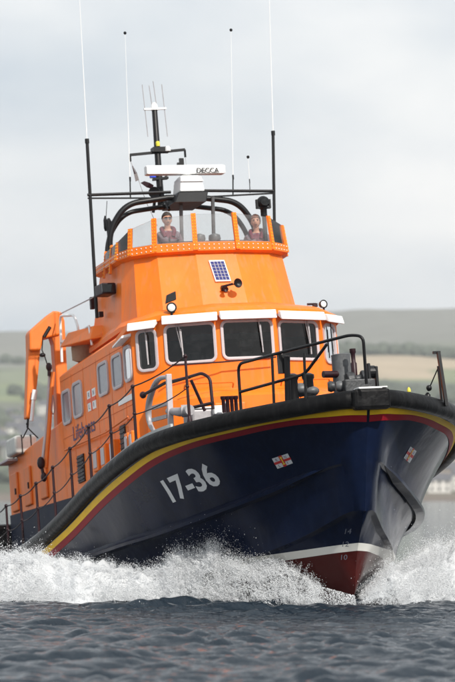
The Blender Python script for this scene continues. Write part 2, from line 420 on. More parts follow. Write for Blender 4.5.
def stripe(name, d0, d1, m, off=.012):
    for side in (-1, 1):
        mb = MB(); rings = []
        idx = [k*.5 for k in range(2 if side == 1 else 2, 2*(NT-1))]
        for i in idx:
            v0, v1 = arclen_v(i, d0, side), arclen_v(i, d1, side)
            rings.append([hull_point(i, v0+(v1-v0)*k/2, side, off) for k in range(3)])
        mb.loft(rings, closed=False); obj(mb, name, m, hull_o, smooth=60)
stripe('yellow_stripe', .262, .362, YELLOW)
stripe('red_stripe', .364, .47, RED)
# black rubber fender along the gunwale, both sides meeting at the stem
def fender():
    m = MB()
    path = [V((p[0], -p[1], p[2])) for p in cSH[::-1]]+[V(p) for p in cSH[1:]]
    rings = []
    for k, p in enumerate(path):
        t = (path[min(k+1, len(path)-1)]-path[max(k-1, 0)]).normalized(); o = t.cross(V((0, 0, 1))).normalized()
        # outwards = to starboard when running forward on the starboard side
        prof = [(-.10, .015), (-.03, .035), (.02, .025), (.06, -.03), (.075, -.09), (.07, -.15), (.045, -.20), (.01, -.23), (-.06, -.24), (-.12, -.20), (-.14, -.1)]
        rings.append([p+o*a+V((0, 0, b)) for a, b in prof])
    m.loft(rings); return obj(m, 'fender', BLACK, smooth=50)
fender()
mb = MB()   # stem pad with fairlead wear
mb.box((8.66, 0, 2.38), (.20, .60, .32)); o = obj(mb, 'stem_pad', BLACK, bevel=.05)
mb = MB(); mb.box((8.62, -.02, 2.553), (.22, .40, .03)); mb.box((8.66, .22, 2.56), (.12, .10, .02)); mb.build('fairlead_plate', WHITE, o, bevel=.01)
# spray rails along the knuckle and the chine
for side in (-1, 1):
    mb = MB(); rings = []
    for i in range(3*NS-2, NT-1):
        p = V((cKN[i][0], side*cKN[i][1], cKN[i][2])); k = min(1, (i-3*NS+2)/14)
        rings.append([p+V((0, side*a*k, b*k)) for a, b in ((-.04, .08), (.05, .02), (.10, -.05), (.09, -.10), (-.06, -.11))])
    mb.loft(rings); mb.build('spray_rail', HULL, hull_o, smooth=40)
# deck
def deck():
    m = MB(); 
    for i in range(2, NT-1):
        a, b = cSH[i], cSH[i+1]
        f = lambda p, s: V((p[0]-.02, s*(p[1]-.08), p[2]-.05))
        c = lambda p: V((p[0]-.02, 0, p[2]+.03))
        for s in (-1, 1): m.poly([f(a, s), f(b, s), c(b), c(a)])
    bmesh.ops.remove_doubles(m.bm, verts=m.bm.verts, dist=.001)
    return obj(m, 'deck', DECK)
deck_o = deck()
for side in (-1, 1):
    mb = MB(); rings = []
    for i in range(6*NS+2, NT-1):
        p = V((cSH[i][0], side*(cSH[i][1]-.05), cSH[i][2]+.03)); 
        rings.append([p+V((0, side*a, b)) for a, b in ((-.07, -.06), (-.07, .075), (-.03, .075), (-.03, -.02))])
    mb.loft(rings); mb.build('toe_rail', STRIP, deck_o)
def sheer_at(x):
    xs = [p[0] for p in cSH][::-1]; return (float(np.interp(x, xs, [p[1] for p in cSH][::-1])), float(np.interp(x, xs, [p[2] for p in cSH][::-1])))

# --- hull lettering, flags, draft marks
class HullMap:
    """local chart on the hull side: u metres aft->fwd, v metres up, around an anchor point"""
    def __init__(s, P, side, ang=0, flip=False):
        s.i, s.v = P; s.side = side; s.ang = ang
        e = .25; a = hull_point(s.i+e, s.v, side); b = hull_point(s.i-e, s.v, side); s.du = (b-a).length/(2*e)
        a = hull_point(s.i, s.v+.05, side); b = hull_point(s.i, s.v-.05, side); s.dv = (b-a).length/.1
        s.sg = 1 if side == -1 else -1
    def __call__(s, u, v, off=.007):
        c, n = cos(s.ang), sin(s.ang); u, v = u*c-v*n, u*n+v*c
        return hull_point(s.i-s.sg*u/s.du, s.v-v/s.dv, s.side, off)
hm = HullMap((53.50, 0.60), -1, .0)
HN = dict(w=1.34, h=.45)
lettering('registration_number', '17-36', 1, lambda u, v: hm(u-HN['w']/2, v-HN['h']/2), BWHITE, hull_o, offset=.03, width=HN['w'], height=HN['h'], subdiv=1)
def quad_decal(mb, M, u0, u1, v0, v1, off):
    mb.poly([M(u0, v0, off), M(u1, v0, off), M(u1, v1, off), M(u0, v1, off)])
def flag(P, side, sc=1.0, ang=0):
    M = HullMap(P, side, ang); w, h = .52*sc, .30*sc
    m = MB(); quad_decal(m, M, -w/2, w/2, -h/2, h/2, .006)
    f = obj(m, 'house_flag', BWHITE, hull_o)
    m = MB(); quad_decal(m, M, -w/2-.005, w/2+.005, -.034*sc, .034*sc, .009); quad_decal(m, M, -.055*sc, .055*sc, -h/2-.005, h/2+.005, .010); m.build('red_cross', REDB, f)
    m = MB(); quad_decal(m, M, -.016*sc, .016*sc, -.10*sc, .07*sc, .013); quad_decal(m, M, -.045*sc, .045*sc, -.10*sc, -.075*sc, .0135); quad_decal(m, M, -.03*sc, .03*sc, .075*sc, .12*sc, .013); m.build('anchor_badge', YEL2, f)
    for k, (su, sv) in enumerate(((-1, 1), (1, 1), (-1, -1), (1, -1))):
        lettering('letter', 'RNLI'[k], 1, lambda u, v: M(su*.145*sc-.035*sc+u, sv*.085*sc-.04*sc+v, .012), BLUE, f, width=(.015 if k == 3 else .06)*sc, height=.075*sc)
flag((35.00, 0.72), -1, .62, .0)
flag((38.00, 0.66), 1, .72, .0)

# --- superstructure
YS = 1.85
def plan(front, ys, xc, xa, dx=0, dy=0):
    """half plan starboard->port, pointing forward"""
    h = [(front+dx, .50+dy*.3), (front-.33+dx, 1.42+dy*.7), (xc+dx*.3, ys+dy), (xa-dx, ys+dy)]
    return [(x, -y) for x, y in h[::-1]]+[(x, y) for x, y in h]
def ring(pl, z):
    return [V((p[0], p[1], z(p[0], p[1]) if callable(z) else z)) for p in pl]
WF, WC, WA = 2.40, 1.68, -3.55
zt = lambda x, y: 4.45+max(0, min(1, (x-1.0)/1.2))*.20
m = MB()
P0 = plan(WF, YS, WC, WA)
m.loft([ring(P0, 1.3), ring(P0, 3.4), ring(P0, zt), ring(plan(WF, YS, WC, WA, -.04, -.06), lambda x, y: zt(x, y)+.06), ring(plan(WF-.35, YS-.42, WC-.25, WA, -.2, 0), lambda x, y: zt(x, y)+.30)])
cabin = obj(m, 'wheelhouse', ORANGE)
# roof brow that runs round the front over the windows
pl1 = plan(WF+.10, YS+.06, WC+.04, .9); pl2 = plan(WF-.25, YS-.30, WC-.2, .9)
m = MB(); m.loft([ring(pl1, lambda x, y: zt(x, y)+.0), ring(pl1, lambda x, y: zt(x, y)+.09), ring(plan(WF+.03, YS, WC, .9), lambda x, y: zt(x, y)+.15), ring(pl2, lambda x, y: zt(x, y)+.26), ring(plan(WF-.9, YS-.5, WC-.5, .9), lambda x, y: zt(x, y)+.32)])
obj(m, 'roof_brow', ORANGE, cabin, smooth=35)
# forward trunk under the front windows
m = MB(); a = [(2.0, -1.75), (2.75, -1.50), (3.15, -.8), (3.15, .8), (2.75, 1.50), (2.0, 1.75)]
m.loft([ring(a, 1.9), ring(a, 3.18), ring([(x-.06, y*.97) for x, y in a], 3.25), ring([(x-.62, y*.93) for x, y in a], 3.42)])
trunk = obj(m, 'fore_cabin', ORANGE, cabin, smooth=30)
# navy coaming along the side deck
m = MB(); m.loft([ring([(1.4, -YS-.02), (1.4, YS+.02), (-8.17, YS+.02), (-8.17, -YS-.02)], 1.0), ring([(1.4, -YS-.02), (1.4, YS+.02), (-8.17, YS+.02), (-8.17, -YS-.02)], lambda x, y: 2.03 if x > 0 else 2.35)]); obj(m, 'navy_coaming', DECK, cabin)
def facet(k):    # wall facet k of P0, k=0 starboard side ... 2 stb front, 3 centre, 4 port front, 5 port corner
    return P0[k], P0[k+1]
def on_facet(k, u, z, d=0):
    a, b = facet(k); a = V((a[0], a[1], 0)); b = V((b[0], b[1], 0)); t = (b-a); n = V((0, 0, 1)).cross(t).normalized()*-1
    p = a+t.normalized()*u+n*d; return V((p.x, p.y, z))
def flen(k): a, b = facet(k); return hypot(b[0]-a[0], b[1]-a[1])
def visor(k, u0, u1, z0, z1, name='sun_visor'):
    m = MB(); q = lambda d, z: [on_facet(k, u0, z, d), on_facet(k, u1, z, d)]
    a0, a1 = q(.02, z1); b0, b1 = q(.16, z1-.02); c0, c1 = q(.20, z0-.01); d0, d1 = q(.17, z0-.012); e0, e1 = q(.02, z1-.06)
    m.loft([[a0, b0, c0, d0, e0], [a1, b1, c1, d1, e1]]); obj(m, name, WHITE, cabin, bevel=.012)
for k, u0, u1, zb, ztp in ((3, .03, .97, 3.885, 4.575), (2, .04, .93, 3.865, 4.565), (4, .06, .92, 3.855, 4.555), (1, .09, .50, 3.80, 4.53), (5, .09, .50, 3.82, 4.53)):
    f, P, w, h = window(cabin, on_facet(k, u0, zb), on_facet(k, u1, zb), on_facet(k, u0, ztp), 1 if False else 1, fw=.05, rad=.12)
    # wiper
    m = MB(); s = .72 if k in (3, 4) else .3 if k == 2 else .5
    m.tube([P((w*s, h+.0), .05), P((w*(s+.04), h*.30), .055)], .009, 6)
    m.bar(P((w*(s+.03), h*.86), .045), P((w*(s+.05), h*.16), .045), .02, .016)
    if k in (2, 4): m.tube([P((w*(s-.06), h+.0), .05), P((w*(s+.02), h*.40), .055)], .006, 6)
    m.build('wiper', LGREY if k != 5 else BLACKM, f)
visor(3, -.0, 1.0, 4.57, 4.73); visor(2, .03, .98, 4.56, 4.72); visor(4, .03, .98, 4.55, 4.71); visor(1, .02, .54, 4.52, 4.67); visor(5, .02, .54, 4.53, 4.68)
# side windows: starboard wall, mirrored to port
for side in (-1, 1):
    for (x0, x1, z0, z1, g) in ((-3.42, -2.78, 3.52, 4.16, SGLASS), (-2.60, -1.90, 3.54, 4.20, SGLASS), (-.70, .02, 3.69, 4.29, SGLASS), (.30, 1.00, 3.68, 4.29, SGLASS), (1.14, 1.64, 3.70, 4.33, DGLASS)):
        y = side*(YS+.0)
        if side == -1: window(cabin, (x0, y, z0), (x1, y, z0), (x0, y, z1), 1, fw=.055, rad=.13, glass=g, frame=PALE)
        else: window(cabin, (x1, y, z0), (x0, y, z0), (x1, y, z1), 1, fw=.055, rad=.13, glass=DGLASS, frame=PALE)
def hollow():
    inner = MAT_INT
    cv = MB(); cv.loft([ring(plan(WF, YS, WC, WA, -.09, -.10), 2.65), ring(plan(WF, YS, WC, WA, -.09, -.10), lambda x, y: zt(x, y)-.03)]); a = cv.build('cutter', inner)
    a.matrix_world = boat.matrix_basis; b = CUT.build('cutter', ORANGE2); b.matrix_world = boat.matrix_basis
    for c in (a, b):
        md = cabin.modifiers.new('cut', 'BOOLEAN'); md.operation = 'DIFFERENCE'; md.object = c; md.solver = 'EXACT'; md.material_mode = 'TRANSFER'
    bpy.context.view_layer.update(); me = bpy.data.meshes.new_from_object(cabin.evaluated_get(bpy.context.evaluated_depsgraph_get()))
    cabin.modifiers.clear(); cabin.data = me
    for c in (a, b): bpy.data.objects.remove(c)
    for p in me.polygons: p.use_smooth = True
    e = cabin.modifiers.new('edges', 'EDGE_SPLIT'); e.split_angle = radians(25)
hollow()
m = MB(); m.box((1.72, 0, 3.55), (.5, 3.0, .5)); m.box((1.60, -.7, 3.86), (.2, .45, .16)); m.box((1.60, .5, 3.86), (.2, .55, .18)); con = obj(m, 'helm_console', BLACKM, cabin, bevel=.04)
for y in (-1.15, -.45, .45, 1.15):
    for x in (.75, -.75):
        m = MB(); m.box((x, y, 3.72), (.14, .46, .74)); m.box((x, y, 4.16), (.10, .28, .18)); m.box((x+.25, y, 3.38), (.5, .48, .14)); m.box((x+.2, y, 3.0), (.2, .2, .66)); obj(m, 'cabin_seat', GREY, cabin, bevel=.04)
m = MB(); m.box((1.3, .05, 4.42), (.3, 1.6, .12)); m.box((1.35, .3, 4.30), (.12, .22, .16)); obj(m, 'overhead_panel', GREY, cabin, bevel=.02)
m = MB(); m.loft([[V((1.05, -YS-.0, 4.42)), V((1.05, -YS-.17, 4.38)), V((1.05, -YS-.19, 4.33)), V((1.05, -YS, 4.37))], [V((1.70, -YS-.0, 4.50)), V((1.70, -YS-.17, 4.46)), V((1.70, -YS-.19, 4.41)), V((1.70, -YS, 4.45))]]); obj(m, 'sun_visor', WHITE, cabin, bevel=.01)
side_fn = lambda x0, z0, slope=0: (lambda u, v: (x0+u, -YS-.008, z0+v+slope*u))
lettering('lettering', 'Lifeboats', 1, side_fn(-2.78, 3.17), BLUE, cabin, offset=.004, width=1.62, height=.27)
m = MB(); m.box((-1.28, -YS-.003, 3.74), (.60, .008, .365)); em = obj(m, 'house_flag', WHITE, cabin)
m = MB(); m.box((-1.28, -YS-.006, 3.74), (.62, .008, .075)); m.box((-1.28, -YS-.007, 3.74), (.10, .008, .385)); m.build('red_cross', mat('flag_red', (.75, .10, .02), .5), em)
for k, ch in enumerate('RNLI'):
    x = -1.58+(k % 2)*.34+.09; z = 3.56+(1-k//2)*.21+.035
    lettering('letter', ch, 1, lambda u, v: (x+u, -YS-.010, z+v), BLUE, em, width=.03 if ch == 'I' else .085, height=.085)
m = MB(); m.box((1.08, -YS-.01, 3.43), (.95, .02, .10)); obj(m, 'name_strip', WHITE, cabin)
# side vents and lockers below the windows
for x, z, w_, h_ in ((-2.32, 2.62, .46, .5), (.75, 2.72, .32, .62)):
    m = MB(); m.box((x, -YS-.012, z), (w_, .03, h_)); o = obj(m, 'vent_grille', MAROON, cabin, bevel=.008)
    m = MB()
    for k in range(7): m.box((x, -YS-.035, z-h_/2+.05+k*(h_-.1)/6), (w_-.06, .02, .018))
    m.build('louvre', BLACKM, o)
for x, w_ in ((-.9, .34), (-.35, .34), (.28, .30), (1.28, .22), (1.58, .2)):
    m = MB(); m.box((x, -YS-.05, 2.62), (w_, .12, .42)); o = obj(m, 'locker', ORANGE, cabin, bevel=.02)
    m = MB(); m.box((x, -YS-.116, 2.62), (w_*.7, .015, .30)); m.build('locker_lid', PALE, o, bevel=.006)
for x in (-2.68, -1.80, -.85, .16, 1.07):
    m = MB(); m.bar((x, -YS-.001, 2.45), (x, -YS-.001, 4.40), .014, .006, (0, 1, 0)); obj(m, 'panel_seam', ORANGE2, cabin)
for z in (3.30, 4.36):
    m = MB(); m.bar((-3.5, -YS-.002, z), (1.6, -YS-.002, z), .014, .008, (0, 0, 1)); obj(m, 'panel_seam', ORANGE2, cabin)
m = MB(); m.tube([(-3.2, -YS-.07, 3.06), (-.2, -YS-.07, 3.02), (1.4, -YS-.07, 3.1)], .018, 8)
for x in (-3.1, -1.6, -.2, 1.35): m.tube([(x, -YS, 3.05), (x, -YS-.07, 3.05)], .012, 6)
obj(m, 'grab_rail', ORANGE2, cabin, smooth=60)
# front details: ledges, handrail, pipes, coiled rope
m = MB()
for y0, y1 in ((-1.35, -.5), (.35, 1.2)):
    m.tube(arc_pts([(3.0, y0, 3.34), (3.08, y0, 3.42), (3.08, y1, 3.42), (3.0, y1, 3.34)], .05), .014, 6)
obj(m, 'grab_rail', ORANGE2, cabin)
for k, (y, z) in enumerate(((-.62, 2.86), (.9, 2.95))):
    m = MB(); m.box((3.17, y, z), (.05, .55, .42)); obj(m, 'hatch', ORANGE, trunk, bevel=.03)
m = MB(); m.tube([(2.500, -1.392, 3.821), (2.600, -0.537, 3.829), (2.600, 0.426, 3.883)], .014, 6); obj(m, 'window_rail', MAROON, cabin)

# --- aft cabin and after deck
m = MB()
zz = lambda x: np.interp(x, [-8.15, -5.4, -3.5], [3.42, 3.59, 3.70])
A = [ring([(x, -YS), (x, -YS), (x, YS), (x, YS)], 0) for x in (-3.5, -4.4, -6.7, -7.25)]
rings = []
for x in (-3.5, -4.6, -6.3, -8.15):
    z = float(zz(x)); rings.append([V((x, -YS, 1.3)), V((x, -YS, z-.06)), V((x, -YS+.1, z)), V((x, YS-.1, z)), V((x, YS, z-.06)), V((x, YS, 1.3))])
m.loft(rings); aft = obj(m, 'aft_cabin', ORANGE, cabin, bevel=.02)
for x in (-5.2, -6.5, -7.6):
    m = MB(); m.box((x, -YS-.02, 2.75), (.5, .05, .75)); o = obj(m, 'locker_door', ORANGE2, aft, bevel=.03)
    m = MB(); m.box((x+.17, -YS-.055, 2.75), (.04, .03, .12)); m.build('handle', MAROON, o)
m = MB(); m.box((-7.75, -YS-.03, 3.36), (.9, .35, .05)); obj(m, 'ledge', PALE, aft, bevel=.01)
m = MB(); m.box((-8.4, 0, 1.75), (.4, 4.6, .9)); obj(m, 'stern_bulwark', BLACKM, bevel=.1)
# --- flying bridge
BT = [(-1.55, -1.48), (0.0, -1.48), (.40, -1.36), (.72, -1.02), (.87, -.36), (.87, .36), (.72, 1.02), (.40, 1.36), (0.0, 1.48), (-1.55, 1.48)]
BB = [(-2.45, -1.50), (0.15, -1.60), (.78, -1.47), (1.18, -1.10), (1.36, -.42), (1.36, .42), (1.18, 1.10), (.78, 1.47), (.15, 1.60), (-2.45, 1.50)]
lerp = lambda A, B, t: [(a[0]*(1-t)+b[0]*t, a[1]*(1-t)+b[1]*t) for a, b in zip(A, B)]
ZB0, ZB1 = 4.78, 6.0
bz = lambda z: (lambda x, y: z)
inner = [(x*.95-.03, y*.93) for x, y in BT]
m = MB()
m.loft([ring(BB, 4.70), ring(lerp(BB, BT, .06), ZB0+.08), ring(BT, ZB1), ring(inner, ZB1), ring(inner, 5.16)])
bridge = obj(m, 'flying_bridge', ORANGE, bevel=.012, bseg=2)
# plinth flare where the bridge meets the roof
m = MB(); BB2 = [(x*1.0+.12, y*1.045) for x, y in BB]; m.loft([ring(BB2, 4.72), ring(BB2, 4.80), ring(BB, 4.90)]); obj(m, 'bridge_plinth', ORANGE, bridge, smooth=30)
# coaming band
grow = lambda P, d: [(x+(d if x > .3 else d*.3 if x > -.1 else -d*.0), y+(d if y > 0 else -d)*.9) for x, y in P]
CT = grow(BT, .10); CT[0] = (-1.60, CT[0][1]); CT[-1] = (-1.60, CT[-1][1])
BOLTM = WHITE
m = MB(); m.loft([ring(grow(BT, .015), 5.98), ring(CT, 6.02), ring(CT, 6.16), ring(grow(BT, .02), 6.19), ring([(x*.97-.02, y*.95) for x, y in BT], 6.19), ring([(x*.97-.02, y*.95) for x, y in BT], 6.0)], True, True)
bandm = m
# bolt heads along the band
def along(P, step):
    out = []
    for a, b in zip(P, P[1:]):
        a, b = V((a[0], a[1], 0)), V((b[0], b[1], 0)); L_ = (b-a).length; n = max(1, int(L_/step)); nn = V((0, 0, 1)).cross(b-a).normalized()*-1
        for k in range(n): out.append((a+(b-a)*(k+.5)/n, nn, (b-a).normalized()))
    return out
m = bandm; nf = len(m.bm.faces)
for p, n, t in along(CT, .085):
    for z in (6.055, 6.125):
        q = p+V((0, 0, z))+n*.003; m.lathe([(.011, -.004), (.011, .006), (.006, .010)], q, n, 6)
m.bm.faces.ensure_lookup_table()
for f_ in m.bm.faces[nf:]: f_.material_index = 1
band = obj(m, 'coaming_band', ORANGE, bridge); band.data.materials.append(WHITE)
# screens and uprights
UP = [(.0, -1.48), (.40, -1.36), (.72, -1.02), (.87, -.36), (.87, .36), (.72, 1.02), (.40, 1.36), (.0, 1.48)]
UP = [(x+.05*(1 if x > .1 else .3), y*1.03) for x, y in UP]
hts = [6.36, 6.52, 6.64, 6.69, 6.69, 6.64, 6.52, 6.36]
LEAN = .06
screens = empty('windscreen', parent=boat)
def upright(x, y, z1, z0=6.03, w=.085):
    d = V((x+.4, y, 0)).normalized(); t = V((0, 0, 1)).cross(d)
    m = MB(); a = V((x, y, z0))+d*.055; b = V((x, y, z1))+d*(.055-LEAN)
    f = lambda p: [p-t*w/2-d*.02, p+t*w/2-d*.02, p+t*w/2+d*.02, p-t*w/2+d*.02]
    m.loft([f(a), f(b)]); nf = len(m.bm.faces); n = max(2, int((z1-z0)/.055))
    for k in range(n):
        s = (k+.5)/n
        for sx in (-.022, .022):
            p = a*(1-s)+b*s+d*.02+t*sx; m.lathe([(.009, -.002), (.009, .006), (.005, .009)], p, d, 6)
    m.bm.faces.ensure_lookup_table()
    for f_ in m.bm.faces[nf:]: f_.material_index = 1
    o = m.build('upright', ORANGE, screens); o.data.materials.append(YELLOW)
for (x, y), h in zip(UP, hts): upright(x, y, h)
for (x, y, h) in ((-.42, -1.53, 6.38), (-.85, -1.53, 6.34), (-.42, 1.53, 6.38), (-.85, 1.53, 6.34)): upright(x, y, h, 5.86, .07)
UPX = [(-.85, -1.53), (-.42, -1.53)]+UP+[(-.42, 1.53), (-.85, 1.53)]; HX = [6.30, 6.34]+hts+[6.34, 6.30]
for (a, b, ha, hb) in zip(UPX, UPX[1:], HX, HX[1:]):
    pa, pb = V((a[0], a[1], 0)), V((b[0], b[1], 0)); da, db = V((a[0]+.4, a[1], 0)).normalized(), V((b[0]+.4, b[1], 0)).normalized()
    m = MB(); th = .010
    f = lambda p, d, z, k: p+d*(.035-LEAN*(z-6.03)/.75+k*th)+V((0, 0, z))
    m.loft([[f(pa, da, 6.10, 0), f(pa, da, ha-.015, 0), f(pa, da, ha-.015, 1), f(pa, da, 6.10, 1)], [f(pb, db, 6.10, 0), f(pb, db, hb-.015, 0), f(pb, db, hb-.015, 1), f(pb, db, 6.10, 1)]])
    m.build('screen_pane', SCREEN, screens)
# console and seats inside the bridge
m = MB(); m.box((.25, 0, 5.75), (.45, 2.2, .8)); m.box((.2, 0, 6.22), (.3, 1.7, .16)); cons = obj(m, 'console', BLACKM, bridge, bevel=.04)
for y in (-.1, .18):
    m = MB(); m.lathe([(.0, 0), (.09, .0), (.11, .05), (.10, .12), (.03, .15)], (.28, y, 6.28), (0, 0, 1), 14); m.build('instrument', GREY, cons, smooth=40)
for y in (-1.0, .75):
    m = MB(); m.box((-.85, y, 5.95), (.12, .5, .75)); m.box((-.6, y, 5.62), (.5, .5, .14)); m.box((-.6, y, 5.3), (.2, .2, .5)); obj(m, 'bridge_seat', BLACKM, bridge, bevel=.05)

# solar panel on the bridge front
n0 = V(((6.0-4.86), 0, (1.36-.87))).normalized()
def bfront(y, z, d=0):
    t = (z-4.86)/(6.0-4.86); return V((1.345*(1-t)+.87*t, y, z))+n0*d
yo = .0
m = MB(); c = [bfront(-.11+yo, 5.43, 0), bfront(.17+yo, 5.43, 0), bfront(.12+yo, 5.83, 0), bfront(-.16+yo, 5.83, 0)]
m.loft([c, [p+n0*.03 for p in c]]); sp = obj(m, 'solar_panel', WHITE, bridge)
cc = sum(c, V())/4; m = MB(); ci = [cc+(p-cc)*.88+n0*.033 for p in c]; m.poly(ci); m.build('cell_sheet', SOLAR, sp)
m = MB()
for k in range(1, 4):
    a = ci[0].lerp(ci[1], k/4); b = ci[3].lerp(ci[2], k/4); m.bar(a+n0*.002, b+n0*.002, .008, .003, n0)
for k in range(1, 6):
    a = ci[0].lerp(ci[3], k/6); b = ci[1].lerp(ci[2], k/6); m.bar(a+n0*.002, b+n0*.002, .006, .003, n0)
m.build('grid_line', LGREY, sp)
# horn cluster
h0 = bfront(.02, 5.30, .02)
m = MB(); m.box(h0, (.06, .1, .1)); m.tube([h0, h0+V((.10, -.04, .02)), h0+V((.16, .12, .05))], .022, 8); hn = obj(m, 'horn', MAROON, bridge, smooth=50)
m = MB(); m.lathe([(.02, -.06), (.035, 0), (.085, .07), (.08, .075), (.02, .03)], h0+V((.17, .17, .05)), (1, .25, 0), 16); m.build('horn_bell', BLACKM, hn, smooth=50)
m = MB(); m.lathe([(.02, -.03), (.05, .06), (.045, .065), (.0, .03)], h0+V((.1, -.02, -.03)), (1, 0, -.2), 14); m.build('horn_bell', MAROON, hn, smooth=50)
b0 = V((0.839, 0.520, 5.087)); m = MB(); m.lathe([(.022, 0), (.022, .06), (.035, .07), (.035, .17), (.012, .22), (.012, .26)], b0, (0, 0, 1), 10); m.box(b0+V((0, .035, .07)), (.03, .03, .16)); obj(m, 'masthead_lamp', MAROON, cabin)
# searchlights on the roof edge
def lamp(P, r, par, aim=(1, 0, -.1), bracket=True, face=LENS):
    P = V(P); aim = V(aim).normalized(); m = MB()
    m.lathe([(.3*r, -1.3*r), (.8*r, -.9*r), (r, 0), (1.0*r, .15*r), (.78*r, .17*r), (.76*r, .05*r)], P, aim, 18)
    if bracket: m.tube([P+V((0, 0, -r*.9)), P+V((-.03, 0, -r*1.9))], .02, 6)
    o = obj(m, 'searchlight', BLACKM, par, smooth=45)
    m = MB(); m.lathe([(.0, .06*r), (.74*r, .04*r), (.6*r, .12*r), (.0, .2*r)], P, aim, 16); m.build('lens', face, o, smooth=40); return o
l1 = lamp((2.250, -1.259, 4.840), .09, cabin, (1, -.15, -.05))
m = MB(); q = V((2.100, -1.224, 5.010)); m.hexa([q+V(p) for p in ((-.05, -.09, -.08), (.05, -.09, -.08), (.05, .09, -.02), (-.05, .09, -.02))], [q+V(p) for p in ((-.05, -.06, .07), (.05, -.06, .07), (.05, .09, .13), (-.05, .09, .13))]); obj(m, 'lamp_bracket', BLACKM, cabin, bevel=.01)
lamp((1.800, 1.610, 4.888), .075, cabin, (1, .2, 0)); 
m = MB(); q = V((1.800, 1.473, 4.892)); m.tube([q, q+V((0, -.16, 0))], .02, 6); m.box(q+V((0, -.02, -.02)), (.06, .08, .06)); obj(m, 'lamp_bracket', MAROON, cabin)
# box lamp on starboard side of the bridge + fitting
m = MB(); m.box((-.55, -1.66, 5.60), (.42, .26, .2), 0, Euler((0, 0, .1))); bl = obj(m, 'deck_floodlight', MAROON, bridge, bevel=.02)
m = MB(); m.box((-.32, -1.68, 5.60), (.03, .2, .14)); m.build('lens', DGLASS, bl)
m = MB(); m.box((-1.2, -1.60, 5.26), (.10, .08, .10)); m.box((-1.75, -1.6, 5.55), (.1, .08, .22)); obj(m, 'side_fitting', MAROON, bridge, bevel=.01)
# aft wing of the bridge, canvas roll and white ladder rails on the cabin roof
m = MB(); m.loft([[V((-3.0, -1.95, 4.93)), V((-1.5, -1.75, 4.86)), V((-1.3, -1.2, 4.9)), V((-2.9, -1.2, 4.95))], [V((-2.7, -1.85, 5.16)), V((-1.6, -1.65, 5.12)), V((-1.3, -1.2, 5.1)), V((-2.8, -1.2, 5.15))]]); obj(m, 'bridge_wing', ORANGE, bridge, bevel=.02)
m = MB(); m.lathe([(.05, 0), (.22, .06), (.24, .3), (.22, .42), (.1, .5)], (-3.0, -1.5, 4.62), (.2, 0, 1), 14); obj(m, 'covered_reel', mat('canvas_cover', (.38, .26, .17), .8, var=.25, bump=.6), cabin, smooth=60)
m = MB()
m.tube(arc_pts([(-3.879, -1.700, 4.780), (-3.801, -1.700, 5.632), (-2.748, -1.700, 5.490), (-2.454, -1.700, 5.168), (-2.801, -1.700, 5.017), (-3.855, -1.700, 5.152)], .15), .026, 8)
m.tube([(-3.779, -1.700, 5.141), (-1.711, -1.700, 5.130), (-1.588, -1.700, 4.766)], .022, 8)
obj(m, 'white_hand_rail', WHITE, smooth=60)
m = MB(); m.tube([(-3.990, -1.650, 5.697), (-1.556, -1.650, 5.615), (-1.153, -1.600, 5.659)], .012, 6); obj(m, 'guard_wire', LGREY)
# --- radar arch
AX = -1.0
def arch(x, dy, dz, r):
    m = MB()
    for s in (-1, 1):
        m.tube(arc_pts([(x-.15, s*(1.46+dy), 5.2), (x-.05, s*(1.44+dy), 6.75+dz), (x, s*(1.12+dy), 7.22+dz), (x, s*.25, 7.32+dz)], .35, 8), r, 10)
    m.tube([(x, -.3, 7.32+dz), (x, .3, 7.32+dz)], r, 10)
    return m
m = arch(AX, -.06, 0, .055); m2 = arch(AX-.35, -.10, -.10, .045)
arch_o = obj(m, 'radar_arch', BLACKM, smooth=60); obj(m2, 'rear_hoop', BLACKM, arch_o, smooth=60)
m = MB()
m.tube([(AX, -1.75, 7.40), (AX, -.2, 7.42)], .028, 8); m.tube([(AX, .2, 7.44), (AX, 1.75, 7.40)], .028, 8)
m.tube([(AX, -1.75, 7.34), (AX, -.6, 7.32)], .016, 6); m.tube([(AX, .5, 7.32), (AX, 1.75, 7.36)], .016, 6)
obj(m, 'aerial_spreader', BLACKM, arch_o)
m = MB()
for y in (-.05, .55): m.tube([(AX+.1, y, 7.3), (AX-.2, y, 5.3)], .035, 8)
obj(m, 'arch_strut', GREY, arch_o)
m = MB(); m.loft([ring([(AX-.4, -.22), (AX+.42, -.30), (AX+.42, .42), (AX-.4, .34)], 7.26), ring([(AX-.45, -.45), (AX+.55, -.5), (AX+.55, .6), (AX-.45, .55)], 7.12), ring([(AX-.45, -.40), (AX+.5, -.35), (AX+.5, .55), (AX-.45, .50)], 7.42)]); m = MB()
m.hexa(ring([(AX-.5, -.26), (AX+.4, -.26), (AX+.4, .34), (AX-.5, .34)], 7.16), ring([(AX-.4, -.14), (AX+.3, -.14), (AX+.3, .42), (AX-.4, .42)], 7.37))
plat = obj(m, 'radar_platform', BLACKM, arch_o, bevel=.02)
RY = .12
m = MB()
m.hexa(ring([(AX-.25, RY-.22), (AX+.28, RY-.22), (AX+.28, RY+.24), (AX-.25, RY+.24)], 7.38), ring([(AX-.22, RY-.18), (AX+.24, RY-.18), (AX+.24, RY+.21), (AX-.22, RY+.21)], 7.66))
m.hexa(ring([(AX-.26, RY-.20), (AX+.30, RY-.20), (AX+.30, RY+.24), (AX-.26, RY+.24)], 7.56), ring([(AX-.2, RY-.14), (AX+.10, RY-.14), (AX+.10, RY+.20), (AX-.2, RY+.20)], 7.70))
m.lathe([(.10, 0), (.08, .09), (.07, .12)], (AX, RY, 7.72), (0, 0, 1), 14)
rad = obj(m, 'radar_scanner', WHITE, bevel=.02)
